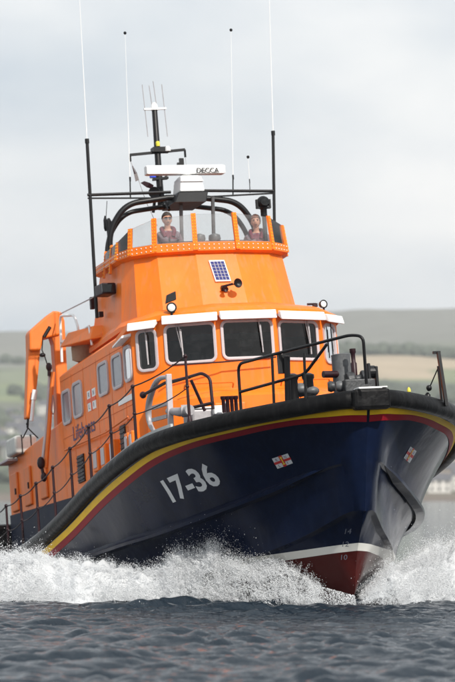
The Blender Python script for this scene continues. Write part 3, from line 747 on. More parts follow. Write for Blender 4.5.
# the array lies across the boat, swung a little
sa, sb = V((-1.000, -0.643, 7.825)), V((-1.000, 0.832, 7.816))
t_ = (sb-sa).normalized(); fwd = V((1, 0, 0)); up_ = fwd.cross(t_).normalized()*1; up_ = up_ if up_.z > 0 else -up_
def arr(a, b, s): return [p+fwd*i*.10*s+up_*j*.085*s for p in (a,) for i, j in ((1, -1), (1, .7), (.4, 1), (-1, 1), (-1, -1))]
m = MB(); m.loft([arr(sa, sb, .9), arr(sa+t_*.03, sb, 1), arr(sb-t_*.03, sb, 1), arr(sb, sb, .9)]); ar = m.build('scanner_array', WHITE, rad, bevel=.008)
o0 = V((-0.870, 0.280, 7.737)); lettering('lettering', 'DECCA', 1, lambda u, v: o0+t_*u+up_*v, BLACKM, ar, offset=.018, width=.42, height=.095)
# --- mast with spreader, beacon, VHF aerials
MX = -1.55
mt = lambda z, y=0: V((MX, -.24+y-.0*(z-7.3), z))
m = MB(); m.tube([mt(7.2), mt(9.05), mt(9.06)], [.065, .05, .045], 10); m.tube([mt(7.1)+V((.5, 0, 0)), mt(7.6)], .03, 8); mast = obj(m, 'mast', BLACKM, smooth=60)
m = MB(); m.bar(mt(8.22, -.52), mt(8.30, .52), .05, .045); m.box(mt(8.30, .06), (.2, .32, .09)); m.tube([mt(8.22, -.52), mt(8.10, -.52)], .02, 6); m.tube([mt(8.30, .52), mt(8.16, .52)], .02, 6); obj(m, 'spreader', BLACKM, mast)
m = MB(); m.tube([mt(7.75, .05), mt(8.02, .38), mt(8.12, .48)], .014, 6); m.box(mt(8.08, .44), (.05, .08, .12)); m.box(mt(8.02, .38), (.05, .05, .08)); m.bar(mt(7.76, -.12), mt(7.78, .16), .12, .04); obj(m, 'stay_bracket', BLACKM, mast)
m = MB(); m.lathe([(.06, 0), (.065, .10), (.05, .15), (.0, .17)], mt(7.79, -.12), (0, 0, 1), 14); obj(m, 'blue_beacon', BLUEL, mast, smooth=50)
m = MB(); m.lathe([(.035, 0), (.04, .06), (.03, .09)], mt(8.36, .0)+V((.06, 0, 0)), (0, 0, 1), 10); obj(m, 'nav_light', YEL2, mast)
m = MB(); m.lathe([(.05, 0), (.05, .07), (.02, .09)], mt(8.26, .17)+V((.1, 0, 0)), (0, 0, 1), 10); obj(m, 'nav_light', WHITE, mast)
m = MB(); m.lathe([(.04, -.08), (.11, 0), (.10, .02), (.02, .0)], mt(7.50, -.14)+V((.1, 0, 0)), (1, -.2, 0), 14); m.tube([mt(7.45, -.1), mt(7.15, -.16)], .03, 6); obj(m, 'loudhailer', BLACKM, mast, smooth=50)
m = MB(); m.bar(mt(9.06, -.20), mt(9.07, .22), .05, .035); m.lathe([(.07, -.04), (.06, .05), (.03, .10)], mt(9.08), (0, 0, 1), 12); hd = obj(m, 'aerial_head', WHITE, mast, smooth=50)
for y, z0, z1 in ((-.18, 8.55, 9.52), (-.05, 8.95, 9.50), (.03, 9.05, 9.58), (.19, 8.55, 9.52)):
    m = MB(); m.tube([mt(z0, y+.02), mt(z1, y-.02)], .0075, 6); m.build('dipole', LGREY, hd)
m = MB(); m.tube([mt(8.1, -.52), mt(7.85, -.42), mt(7.35, -.28), mt(6.9, -.1)], .006, 5); m.tube([mt(8.15, .52), mt(7.3, .55)], .004, 5); obj(m, 'signal_halyard', LGREY, mast)
m = MB(); q = mt(8.02, -.50); m.loft([[q, q+V((0, .02, 0))], [q+V((0, .03, -.16)), q+V((0, .09, -.14))], [q+V((.03, .04, -.3)), q+V((.03, .11, -.27))]], False); pn = obj(m, 'pennant', MAROON, mast)
m = MB(); q = mt(7.70, -.36); m.loft([[q, q+V((.02, .07, .03))], [q+V((.03, .10, -.09)), q+V((.05, .16, -.01))], [q+V((0, .22, -.12)), q+V((.02, .24, -.05))]], False); obj(m, 'pennant', MAROON, mast)
# --- whip aerials
def whip(base, mid, top, r0, r1, name='whip_aerial', tip=True, low=BLACKM):
    base, mid, top = V(base), V(mid), V(top)
    m = MB(); m.tube([base, mid], r0, 8); m.lathe([(r0*1.3, 0), (r0*1.3, .08)], mid-V((0, 0, .06)), (0, 0, 1), 8); a = obj(m, name, low, smooth=60)
    m = MB(); m.tube([mid, top], [r1, r1*.45], 6); 
    m.build('rod', WHITE, a)
    if tip: m = MB(); m.ball(top, .03, seg=8); m.build('tip', BLACKM, a)
whip((-1.000, -1.728, 5.169), (-1.000, -1.691, 8.402), (-1.000, -1.650, 11.196), .031, .009, tip=False)
whip((-1.000, 1.702, 6.646), (-1.000, 1.814, 8.493), (-1.000, 1.941, 11.180), .029, .009, tip=False)
whip((-1.000, -0.959, 7.310), (-1.000, -0.941, 7.693), (-1.000, -0.848, 10.359), .013, .007)
whip((-1.000, 0.966, 7.325), (-1.000, 0.993, 7.693), (-1.000, 1.156, 10.399), .013, .007)
whip((-1.000, 1.291, 7.374), (-1.000, 1.300, 7.613), (-1.000, 1.303, 8.038), .008, .006, tip=True)
# aerial cans hanging from the port and starboard of the arch
for px_ in (106, 111):
    m = MB(); a = V((-1.200, -1.363, 7.319)); b = V((-1.200, -1.397, 6.954))
m = MB(); m.tube([(-1.200, -1.344, 7.318), (-1.200, -1.384, 7.008)], .006, 5); m.lathe([(.02, 0), (.035, .05), (.035, .2), (.01, .28)], (-1.200, -1.400, 6.771), (0, 0, 1), 10); m.lathe([(.03, 0), (.05, .05), (.05, .3), (.02, .36)], (-1.100, -1.362, 6.626), (0, 0, 1), 10); obj(m, 'signal_can', BLACKM, arch_o)
# camera dome on a post on the port side of the bridge
cp = V((-0.150, 1.259, 6.798)); m = MB(); m.lathe([(.06, 0), (.06, .12), (.09, .15)], cp, (0, 0, 1), 12); m.tube([cp+V((0, 0, .05)), cp+V((0, 0, -1.0))], .04, 8)
for s in (-1, 1): m.box(cp+V((0, s*.12, .22)), (.07, .03, .16))
m.box(cp+V((0, 0, .15)), (.08, .26, .03)); dm = obj(m, 'searchlight_mount', BLACKM, bridge, smooth=45)
m = MB(); m.ball(cp+V((0, 0, .25)), .115, seg=18); m.build('searchlight_head', BLACKM, dm, smooth=60)
m = MB(); m.lathe([(.07, 0), (.08, .02), (0, .03)], cp+V((.10, 0, .25)), (1, 0, 0), 14); m.build('lens', DGLASS, dm)

# --- crane (davit) abaft the wheelhouse, starboard of centre
CY = -1.3
def plate(pts, y, w):
    m = MB(); a = [V((p[0], y-w/2, p[2])) for p in pts]; b = [V((p[0], y+w/2, p[2])) for p in pts]; m.loft([a, b]); return m
crane = empty('crane', parent=boat)
P_ = lambda *a: [V(p) for p in a]
CXX = -4.4
def plate(pts, x, w):
    m = MB(); m.loft([[V((x-w/2, p[1], p[2])) for p in pts], [V((x+w/2, p[1], p[2])) for p in pts]]); return m
post = P_((-4.400, -1.759, 5.764), (-4.400, -1.699, 5.790), (-4.400, -1.546, 5.776), (-4.400, -1.499, 5.604), (-4.400, -1.513, 4.545), (-4.400, -1.610, 2.817), (-4.400, -1.801, 2.825), (-4.400, -1.736, 4.666), (-4.400, -1.740, 5.176), (-4.400, -1.785, 5.367), (-4.400, -1.877, 5.426))
m = plate(post, CXX, .30); m.build('crane_post', ORANGE2, crane, bevel=.03)
boom = P_((-4.400, -1.603, 5.787), (-4.400, -1.613, 5.342), (-4.400, -1.770, 5.309), (-4.400, -1.945, 5.277), (-4.400, -2.008, 5.052), (-4.400, -2.219, 5.059), (-4.400, -2.206, 5.399), (-4.400, -2.164, 5.454), (-4.400, -1.819, 5.727), (-4.400, -1.718, 5.791))
m = plate(boom, CXX+.02, .36); m.build('boom', ORANGE2, crane, bevel=.03)
jib = P_((-4.400, -2.210, 5.191), (-4.400, -2.005, 5.241), (-4.400, -1.998, 5.052), (-4.400, -2.097, 4.433), (-4.400, -2.235, 3.799), (-4.400, -2.349, 3.803), (-4.400, -2.260, 4.721))
m = plate(jib, CXX, .24); m.build('jib', ORANGE2, crane, bevel=.025)
m = MB(); m.tube([(-4.200, -2.212, 4.129), (-4.200, -2.276, 3.738)], .035, 10); m.tube([(-4.200, -2.171, 4.315), (-4.200, -2.212, 4.129)], .05, 8); m.build('ram', WHITE, crane, smooth=60)
m = MB(); m.tube([(-4.200, -1.805, 5.489), (-4.200, -1.933, 5.304)], .035, 8); m.ball((-4.200, -1.984, 4.966), .05, (1, 1.2, .8), 10); m.tube([(-4.200, -1.951, 5.323), (-4.200, -1.987, 5.061), (-4.200, -1.939, 4.927), (-4.200, -1.879, 4.681)], .011, 6); m.build('hydraulic_hose', BLACKM, crane, smooth=60)
m = MB(); m.tube([(-4.150, -1.869, 4.711), (-4.150, -1.991, 3.739), (-4.150, -2.144, 2.885)], .028, 10); m.build('lifting_strut', PALE, crane, smooth=60)
m = MB(); m.tube([(-4.100, -1.829, 4.627), (-4.100, -1.978, 3.545), (-4.100, -2.082, 2.840)], .04, 10); m.build('lifting_strut', ORANGE2, crane, smooth=60)
m = MB(); m.ball((-4.100, -2.171, 2.937), .075, (1, 1, 1.6), 10); m.tube([(-4.100, -2.171, 2.937), (-4.100, -2.133, 2.656)], .03, 6); m.ball((-4.100, -2.131, 2.674), .06, (1, 1, 1.5), 10); m.build('pulley_block', MAROON, crane, smooth=60)
m = MB(); m.ball((-4.100, -1.899, 4.724), .06, (1, 1, 1.4), 8); m.tube([(-4.100, -1.896, 4.780), (-4.100, -1.911, 4.555)], .03, 6); m.build('pulley_block', MAROON, crane, smooth=60)
m = MB(); m.tube([(-4.400, -2.292, 3.801), (-4.400, -2.312, 3.633)], .022, 6); m.ball((-4.400, -2.307, 3.708), .03, seg=8); m.tube([(-4.400, -2.303, 3.632), (-4.600, -2.363, 3.471)], .012, 6); m.tube([(-4.400, -2.303, 3.632), (-4.600, -2.076, 3.460)], .012, 6); m.build('hook_sling', BLACKM, crane)
m = MB(); m.tube(arc_pts([(-4.000, -1.883, 4.184), (-4.000, -1.851, 3.940), (-4.000, -1.909, 3.792), (-4.000, -1.928, 3.942), (-4.000, -1.883, 4.184)], .1), .010, 6); m.build('rope_loop', ROPE, crane)

# --- guard rails
rails = empty('guard_rail', parent=boat)
def stanchion(x, side, h=1.0, r=.021):
    b, z = sheer_at(x); p = V((x, side*(b-.12), z+.02)); q = p+V((0, 0, h))
    m = MB(); m.tube([p, q], [r*1.25, r], 8); m.lathe([(r*2.2, 0), (r*2.2, .03), (r*1.3, .12)], p, (0, 0, 1), 8); m.ball(q, r*1.7, seg=8); m.ball(p.lerp(q, .55), r*1.6, seg=8); m.build('stanchion', MAROON if side < 0 else BLACKM, rails, smooth=50)
    return p, q
SX = [-6.0, -4.5, -3.1, -1.70, -.35, 1.0, 2.35, 3.7, 4.8]
top = {}; 
for side in (-1, 1):
    L_ = []
    for x in SX:
        if side == 1 and 2.8 < x < 5: continue
        L_.append(stanchion(x, side, .98))
    if side == -1:
        pq = stanchion(6.35, -1, 1.08); L_.append(pq)
    for f, r in ((1.0, .012), (.53, .010)):
        m = MB()
        for (p0, q0), (p1, q1) in zip(L_, L_[1:]):
            a, b = p0.lerp(q0, f), p1.lerp(q1, f); m.tube([a.lerp(b, t/6)-V((0, 0, .05*4*(t/6)*(1-t/6))) for t in range(7)], r, 6)
        m.build('life_line', MAROON, rails)
# bow-rail hoops
def rail(paths, r=.028, name='hoop'):
    m = MB()
    for p in paths: m.tube(arc_pts(p, .14), r, 8)
    return m.build(name, MAROON, rails, smooth=60)
m = MB()
for p in ([(6.528, -1.450, 2.539), (6.545, -1.450, 3.273), (7.582, -1.150, 3.275), (8.934, -0.350, 3.350), (9.106, -0.200, 3.304), (8.951, -0.150, 2.582)],
          [(6.544, -1.450, 2.825), (8.254, -0.900, 2.859), (8.688, -0.650, 3.256)]): m.tube(arc_pts(p, .14), .025, 8)
for p in ([(7.578, -1.200, 3.246), (7.499, -1.200, 2.500)], [(8.282, -0.900, 3.182), (8.210, -0.900, 2.475)]): m.tube(p, .023, 8)
m.build('bow_hoop', BLACKM, rails, smooth=60)
m = MB(); m.tube([(7.720, -1.000, 3.219), (7.596, -1.000, 2.512)], .05, 8); m.box((7.589, -1.050, 3.113), (.10, .12, .30)); m.build('hoop_post', BLACKM, rails)
m = MB()
for p in ([(4.934, -2.100, 3.225), (5.847, -1.850, 3.238), (5.939, -1.750, 3.142), (5.984, -1.750, 2.636)], [(5.359, -1.950, 2.740), (6.008, -1.750, 2.730)], [(5.531, -1.950, 3.172), (5.521, -1.750, 2.663)]): m.tube(arc_pts(p, .12), .027, 8)
m.build('side_hoop', MAROON, rails, smooth=60)
m = MB(); m.tube([(4.016, -2.350, 3.143), (4.688, -2.150, 3.244), (5.486, -1.950, 3.227)], .028, 8); m.ball((4.016, -2.350, 3.143), .06, seg=8); m.build('side_bar', MAROON, rails, smooth=60)
# port bow post with brace and line
m = MB(); m.bar((7.588, 1.550, 3.218), (7.631, 1.600, 2.349), .05, .06); m.bar((7.661, 1.500, 2.985), (7.568, 1.550, 2.390), .03, .03); m.box((7.503, 1.550, 3.222), (.05, .12, .04)); m.tube([(7.653, 1.500, 2.955), (7.383, 1.400, 2.628)], .01, 6); m.ball((7.440, 1.400, 2.668), .05, seg=8); m.lathe([(.05, 0), (.05, .08), (.02, .12)], (7.349, 1.400, 2.488), (0, 0, 1), 8); m.build('bow_post', BLACKM, rails, smooth=50)

# --- fore deck gear
m = MB(); q = V((7.657, -0.100, 2.613)); m.lathe([(.15, -.25), (.15, .58), (.155, .60), (.13, .61), (.12, .3)], q, (0, 0, 1), 20); vent = obj(m, 'bow_vent_tube', GREY, smooth=50)
m = MB(); q2 = V((7.728, -0.100, 2.903)); m.tube([q2+V((0, -.1, 0)), q2+V((.05, -.35, 0))], .055, 10); m.build('spout', MAROON, vent, smooth=50)
wl = empty('windlass', parent=boat)
m = MB(); q = V((8.023, 0.000, 2.577)); m.box(q+V((0, 0, .08)), (.4, .5, .2)); m.lathe([(.12, -.1), (.12, .02), (.06, .04), (.06, .12), (.12, .14), (.12, .2)], q+V((0, -.05, .2)), (.1, 1, .1), 16); m.build('gear_case', WDARK, wl, bevel=.02)
m = MB(); m.lathe([(.045, 0), (.05, .35), (.035, .37), (.035, .5), (.05, .52), (.05, .58)], q+V((.0, -.02, .1)), (0, 0, 1), 12); m.build('control_lever', MAROON, wl, smooth=40)
m = MB(); m.box(q+V((.05, .18, .22)), (.2, .05, .42)); m.box(q+V((.05, .30, .20)), (.2, .05, .36)); m.lathe([(.10, -.06), (.10, .06)], q+V((.05, .24, .30)), (0, 1, 0), 16); m.build('chain_roller', BLACKM, wl, bevel=.015)
for y, mm in ((-.28, GREY), (-.42, WDARK)):
    m = MB(); m.lathe([(.07, -.05), (.09, 0), (.07, .06)], q+V((0, y, .10)), (.3, 1, 0), 14); m.build('drum', mm, wl, smooth=40)
bo = empty('mooring_bollard', parent=boat)
for y in (0, .26):
    m = MB(); m.lathe([(.09, -.3), (.08, .12), (.10, .15), (.10, .20), (.04, .23)], V((7.120, -0.750, 2.787))+V((0, y, 0)), (0, 0, 1), 14); m.build('post', BLACKM, bo, smooth=45)
m = MB(); q = V((7.004, -0.600, 2.765)); m.ball(q, .16, (1.3, 1.1, .7), 12); m.ball(q+V((.1, .15, -.04)), .12, (1.3, 1.1, .7), 12); m.build('rope_coil', GREY, bo, smooth=60)
m = MB(); m.box(V((4.908, -1.600, 2.572)), (.55, .55, .34)); lk = obj(m, 'deck_locker', LGREY, bevel=.04)
m = MB(); m.box(V((4.908, -1.600, 2.572))+V((0, 0, .185)), (.58, .58, .03)); m.box(V((5.246, -1.450, 2.703)), (.12, .16, .14)); m.build('locker_lid', WHITE, lk, bevel=.01)
m = MB(); m.box(V((5.534, -1.400, 2.681)), (.1, .1, .24)); obj(m, 'vent_cowl', PALE, bevel=.02)
m = MB()
for k in range(4): m.lathe([(.03, 0), (.03, .2), (.045, .22), (.045, .26)], V((5.747, -1.300, 2.601))+V((0, -.2+k*.07, 0)), (0, 0, 1), 8)
obj(m, 'filler_pipe', MAROON, smooth=45)
m = MB(); m.lathe([(.03, 0), (.03, .03), (.02, .06), (.0, .08)], V((7.895, 0.900, 2.562)), (0, 0, 1), 10); obj(m, 'bow_light', YEL2, smooth=45)
# stowed anchor: curved flukes, stock and shank
an = empty('stowed_anchor', parent=boat); ay = -2.2
m = MB(); c0 = catmull([(5.071, -2.200, 3.292), (4.457, -2.200, 3.327), (3.965, -2.200, 3.144), (3.746, -2.200, 2.923), (3.780, -2.200, 2.686), (4.107, -2.200, 2.480)], 5)
m.tube([V(p) for p in c0], [.028+.03*sin(pi*k/(len(c0)-1)) for k in range(len(c0))], 8)
for a, b in (((4.033, -2.200, 2.920), (5.023, -2.200, 2.874)), ((3.982, -2.200, 2.727), (4.909, -2.200, 2.676)), ((4.115, -2.200, 2.512), (4.919, -2.200, 2.479))): m.bar(a, b, .05, .06)
m.build('flukes', LGREY, an, smooth=50)
m = MB(); m.bar((5.113, -2.200, 3.335), (5.030, -2.200, 2.433), .09, .07); m.build('stock', PALE, an, bevel=.01)
m = MB(); m.tube([(4.930, -2.200, 2.755), (5.353, -2.120, 2.682), (5.699, -2.050, 2.668)], [.05, .075, .085], 12); m.lathe([(.10, -.04), (.10, .06)], (5.521, -2.100, 2.676), (.3, 1, 0), 12); m.build('shank', LGREY, an, smooth=40)
m = MB(); 
DIMW = mat('worn_white', (.13, .145, .18), .6, var=.4, vscale=20)
def stem_fn(px0, z0, h):
    return None
for txt, z in (('14', .40), ('12', .215), ('10', .02)):
    j = int(NS*2.6)
    def fn(u, v, z=z):
        zz_ = z+v; ks = [(k[2], k[0]) for k in cKE[:5*NS]][::-1]
        xk = float(np.interp(zz_, [a for a, b in ks], [b for a, b in ks])); y = .05+u
        # slope of the bottom plating near the stem
        return (xk-y*.62+.02, -y-.012, zz_+y*.06)
    lettering('draft_mark', txt, 1, lambda u, v: fn(.16-u, v), DIMW, hull_o, width=.085, height=.075)

# --- case lashed on the aft cabin roof
cq0 = V((-7.100, -1.808, 3.586))
m = MB(); m.box((0, 0, 0), (.8, .44, .35)); case = m.build('lashed_case', mat('white_canvas', (.62, .62, .58), .7, var=.15, bump=.5, bscale=8), None, bevel=.06, bseg=3)
case.matrix_world = BM @ Matrix.Translation(cq0); tag(case, 'white canvas covered case with dark straps on the aft cabin roof under the crane hook', 'case')
m = MB()
for y in (-.08, .10):
    m = MB(); m.box((0, y, 0), (.815, .02, .365)); m.build('strap', BLACKM, case)

# ------------------------------------------------------------------ people on the flying bridge
def skin_mesh(name, nodes, edges, m, parent, sub=2):
    me = bpy.data.meshes.new(name); me.from_pydata([n[0] for n in nodes], edges, []); me.materials.append(m)
    o = bpy.data.objects.new(name, me); COL.objects.link(o)
    if parent: o.parent = parent
    o.modifiers.new('skin', 'SKIN'); 
    for k, n in enumerate(nodes):
        r = n[1]; me.skin_vertices[0].data[k].radius = (r, r) if not isinstance(r, tuple) else r
    me.skin_vertices[0].data[0].use_root = True
    s = o.modifiers.new('sub', 'SUBSURF'); s.levels = sub; s.render_levels = sub
    for p in me.polygons: p.use_smooth = True
    return o
def bake(o):
    bpy.context.view_layer.update(); dg = bpy.context.evaluated_depsgraph_get()
    me = bpy.data.meshes.new_from_object(o.evaluated_get(dg)); o.modifiers.clear(); o.data = me
    for p in me.polygons: p.use_smooth = True
    return o
def ellipsoid(bm, c, r, seg=24, shape=None):
    s = MB(); s.bm.free(); s.bm = bm
    rings = []
    for i in range(17):
        t = max(.03, min(pi-.03, pi*i/16))
        ring_ = []
        for k in range(seg):
            a = 2*pi*k/seg; p = V((cos(a)*sin(t), sin(a)*sin(t), -cos(t)))
            p = V((p.x*r[0], p.y*r[1], p.z*r[2]))
            if shape: p = shape(p)
            ring_.append(V(c)+p)
        rings.append(ring_)
    s.loft(rings)
def person(label, loc, yaw, hair_m, look=0, glasses=True):
    """standing, hands forward on the console; local x = forward, z up, feet at 0"""
    root_loc = V(loc)
    n = [((0, 0, .95), .15), ((.0, 0, 1.12), .135), ((.02, 0, 1.30), .155), ((.02, 0, 1.42), .13), ((.02, 0, 1.50), .058), ((.035, 0, 1.56), .055), ((.05, 0, 1.62), .075)]
    e = [(0, 1), (1, 2), (2, 3), (3, 4), (4, 5), (5, 6)]
    for s in (-1, 1):
        k = len(n); n += [((0, s*.16, 1.42), .068), ((-.02, s*.22, 1.28), .052), ((.06, s*.25, 1.12), .046), ((.26, s*.22, 1.13), .038), ((.38, s*.19, 1.15), .026), ((.43, s*.185, 1.145), .033)]
        e += [(3, k), (k, k+1), (k+1, k+2), (k+2, k+3), (k+3, k+4), (k+4, k+5)]
        k = len(n); n += [((0, s*.10, .86), .098), ((.01, s*.11, .62), .078), ((.0, s*.12, .47), .060), ((-.01, s*.12, .28), .056), ((0, s*.12, .09), .042), ((.09, s*.13, .04), .042), ((.17, s*.135, .035), .035)]
        e += [(0, k)]+[(k+i, k+i+1) for i in range(6)]
    body = bake(skin_mesh('person', n, e, SKIN, None))
    bm = bmesh.new(); bm.from_mesh(body.data)
    def face(p):       # head shaped: narrow jaw, brow, nose, chin
        x, y, z = p; j = max(0, -z/.13)
        y *= 1-.30*j*j; x = x*(1-.10*j) + (.012*j if x > 0 else 0)
        if x > 0:
            c = math.exp(-(y/.018)**2)
            x += .026*c*math.exp(-((z+.012)/.028)**2)*1.0 + .006*math.exp(-((z-.035)/.014)**2)
            x -= .010*math.exp(-((abs(y)-.032)/.016)**2)*math.exp(-((z-.012)/.016)**2)
            x += .007*math.exp(-(y/.026)**2)*math.exp(-((z+.062)/.008)**2)+.010*math.exp(-(y/.03)**2)*math.exp(-((z+.108)/.018)**2)
        return V((x, y, z))
    ellipsoid(bm, (.055, 0, 1.685), (.098, .082, .116), 40, face)
    for s in (-1, 1):
        ellipsoid(bm, (.045, s*.078, 1.675), (.018, .010, .032), 10)
        for f in range(4):      # fingers curled over the console edge
            y = s*(.165+.018*f*1.0); L_ = (.075, .085, .08, .062)[f]
            s_ = MB(); s_.bm.free(); s_.bm = bm; s_.tube([(.45, y, 1.155), (.45+L_*.5, y, 1.158), (.45+L_*.8, y, 1.135), (.45+L_*.82, y, 1.11)], [.010, .0095, .0085, .007], 7)
        s_ = MB(); s_.bm.free(); s_.bm = bm; s_.tube([(.41, s*.162, 1.145), (.44, s*.135, 1.14), (.475, s*.128, 1.128)], [.012, .0105, .008], 7)
    bm.to_mesh(body.data); bm.free()
    for p in body.data.polygons: p.use_smooth = True
    M = BM @ Matrix.Translation(root_loc) @ Matrix.Rotation(yaw, 4, 'Z'); body.matrix_world = M
    tag(body, label, 'person', 'crew on the flying bridge')
    # clothing
    def shell(name, nodes, edges, m, grow=.0):
        return bake(skin_mesh(name, nodes, edges, m, body))
    ng = [(c, r*1.16+.010) for c, r in n]
    top_n = [ng[1], ng[0], ng[2], (n[3][0], .148), ((.02, 0, 1.48), .07)]
    te = [(1, 0), (0, 2), (2, 3), (3, 4)]
    for s, k in ((-1, 7), (1, 20)):
        j = len(top_n); top_n += [(n[k][0], .086), (n[k+1][0], .068), (n[k+2][0], .062), (n[k+3][0], .052), (tuple(V(n[k+3][0]).lerp(V(n[k+4][0]), .7)), .042)]
        te += [(3, j)]+[(j+i, j+i+1) for i in range(4)]
    shell('jersey', top_n, te, JERSEY)
    tn = [((0, 0, .97), .165)]; tte = []
    for s, k in ((-1, 13), (1, 26)):
        j = len(tn); tn += [(n[k+i][0], n[k+i][1]*1.2+.006) for i in range(5)]; tte += [(0, j)]+[(j+i, j+i+1) for i in range(4)]
    shell('trousers', tn, tte, TROUS)
    # lifejacket: sleeveless vest with a padded collar, zip and straps
    vn = [((.01, 0, 1.02), (.165, .15)), ((.01, 0, 1.16), (.165, .155)), ((.02, 0, 1.30), (.185, .165)), ((.01, 0, 1.42), (.165, .13)), ((.01, -.13, 1.43), .085), ((.01, .13, 1.43), .085)]
    vest = bake(skin_mesh('lifejacket', vn, [(0, 1), (1, 2), (2, 3), (3, 4), (3, 5)], VEST, body))
    bm2 = MB(); bm2.tube(catmull([(.15, -.07, 1.36), (.11, -.105, 1.47), (-.02, -.10, 1.54), (-.08, 0, 1.55), (-.02, .10, 1.54), (.11, .105, 1.47), (.15, .07, 1.36)], 5), .036, 10); bm2.build('collar', VEST, vest, smooth=70)
    bm2 = MB(); bm2.bar((.195, -.16, 1.13), (.195, .16, 1.13), .02, .035); bm2.bar((.20, 0, 1.05), (.205, 0, 1.36), .014, .02, (1, 0, 0)); bm2.build('strap', BLACKM, vest)
    # hair
    bm3 = bmesh.new()
    ellipsoid(bm3, (.03, 0, 1.72), (.118, .094, .112), 32, lambda p: V((p.x*(.45 if p.x > 0 and p.z < .012 else 1), p.y*(1 if p.z > -.06 else .85), p.z))) 
    r_ = random.Random(5)
    for v in bm3.verts: v.co += V((r_.uniform(-1, 1), r_.uniform(-1, 1), r_.uniform(-1, 1)))*.005
    h = MB(); h.bm.free(); h.bm = bm3; h.build('hair', hair_m, body, smooth=80)
    if glasses:
        g = MB()
        for s in (-1, 1):
            g.hexa([(.150, s*.006, 1.672), (.142, s*.060, 1.676), (.142, s*.060, 1.716), (.150, s*.006, 1.716)], [(.158, s*.006, 1.672), (.152, s*.060, 1.676), (.152, s*.060, 1.716), (.162, s*.006, 1.716)])
            g.bar((.145, s*.050, 1.70), (.05, s*.084, 1.70), .006, .010)
        g.bar((.156, -.01, 1.70), (.156, .01, 1.70), .006, .008)
        for v in g.bm.verts: v.co.x += .012 if v.co.x > .12 else 0
        g.build('sunglasses', GLASSES, body)
    else:
        g = MB()
        for s in (-1, 1): g.ball((.142, s*.032, 1.695), .011, (.6, 1.3, .7), 8); g.bar((.150, s*.016, 1.716), (.142, s*.050, 1.718), .008, .007)
        g.build('eyes', HAIRM, body)
    g = MB(); g.bar((.152, -.024, 1.626), (.152, .024, 1.626), .008, .007); g.build('mouth', MAROON, body)
    return body
hp = V((0.000, -0.562, 6.883)); person('crew member in dark sunglasses and crimson lifejacket standing at the helm', (-.12, hp.y, hp.z-1.81), -.12, HAIRM)
hp2 = V((-0.200, 1.157, 6.873)); person('crew member with auburn hair behind the hazy windscreen below the searchlight', (-.35, hp2.y, hp2.z-1.84), -.3, HAIRR, glasses=False)

# ------------------------------------------------------------------ spray and foam
def foam_mat():
    m = bpy.data.materials.new('white_water'); m.use_nodes = True; t = m.node_tree; b = t.nodes['Principled BSDF']
    b.inputs['Roughness'].default_value = .6; b.inputs['Specular IOR Level'].default_value = .3
    b.inputs['Subsurface Weight'].default_value = 0
    c = t.nodes.new('ShaderNodeTexCoord'); n = t.nodes.new('ShaderNodeTexNoise'); n.inputs['Scale'].default_value = 3.2; n.inputs['Detail'].default_value = 9; n.inputs['Roughness'].default_value = .72
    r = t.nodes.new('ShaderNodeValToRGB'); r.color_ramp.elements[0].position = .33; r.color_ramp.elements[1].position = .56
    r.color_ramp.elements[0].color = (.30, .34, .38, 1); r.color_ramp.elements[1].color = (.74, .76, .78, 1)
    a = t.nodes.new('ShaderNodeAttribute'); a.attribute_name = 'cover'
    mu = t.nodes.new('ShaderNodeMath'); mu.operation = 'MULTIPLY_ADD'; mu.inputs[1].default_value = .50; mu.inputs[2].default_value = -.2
    ad = t.nodes.new('ShaderNodeMath'); ad.operation = 'ADD'
    bp = t.nodes.new('ShaderNodeBump'); bp.inputs['Strength'].default_value = .9; bp.inputs['Distance'].default_value = .08
    n2 = t.nodes.new('ShaderNodeTexNoise'); n2.inputs['Scale'].default_value = 14; n2.inputs['Detail'].default_value = 8; n2.inputs['Roughness'].default_value = .7
    k = t.links.new
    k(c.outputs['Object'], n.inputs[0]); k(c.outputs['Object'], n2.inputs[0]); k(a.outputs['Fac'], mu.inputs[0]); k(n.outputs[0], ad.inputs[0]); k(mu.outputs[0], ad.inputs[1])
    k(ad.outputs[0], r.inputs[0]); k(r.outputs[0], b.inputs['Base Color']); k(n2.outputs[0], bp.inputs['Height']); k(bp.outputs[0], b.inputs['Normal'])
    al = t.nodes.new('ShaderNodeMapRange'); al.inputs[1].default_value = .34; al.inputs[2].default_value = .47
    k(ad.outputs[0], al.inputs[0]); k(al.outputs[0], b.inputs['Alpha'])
    return m
FOAM = foam_mat()
DROP = mat('spray_drops', (.80, .82, .84), .6)
def sstep(a, b, x): t = np.clip((x-a)/(b-a), 0, 1); return t*t*(3-2*t)
def attr(o, name, A):
    at_ = o.data.attributes.new(name, 'FLOAT', 'POINT'); at_.data.foreach_set('value', A.reshape(-1).astype(np.float32))
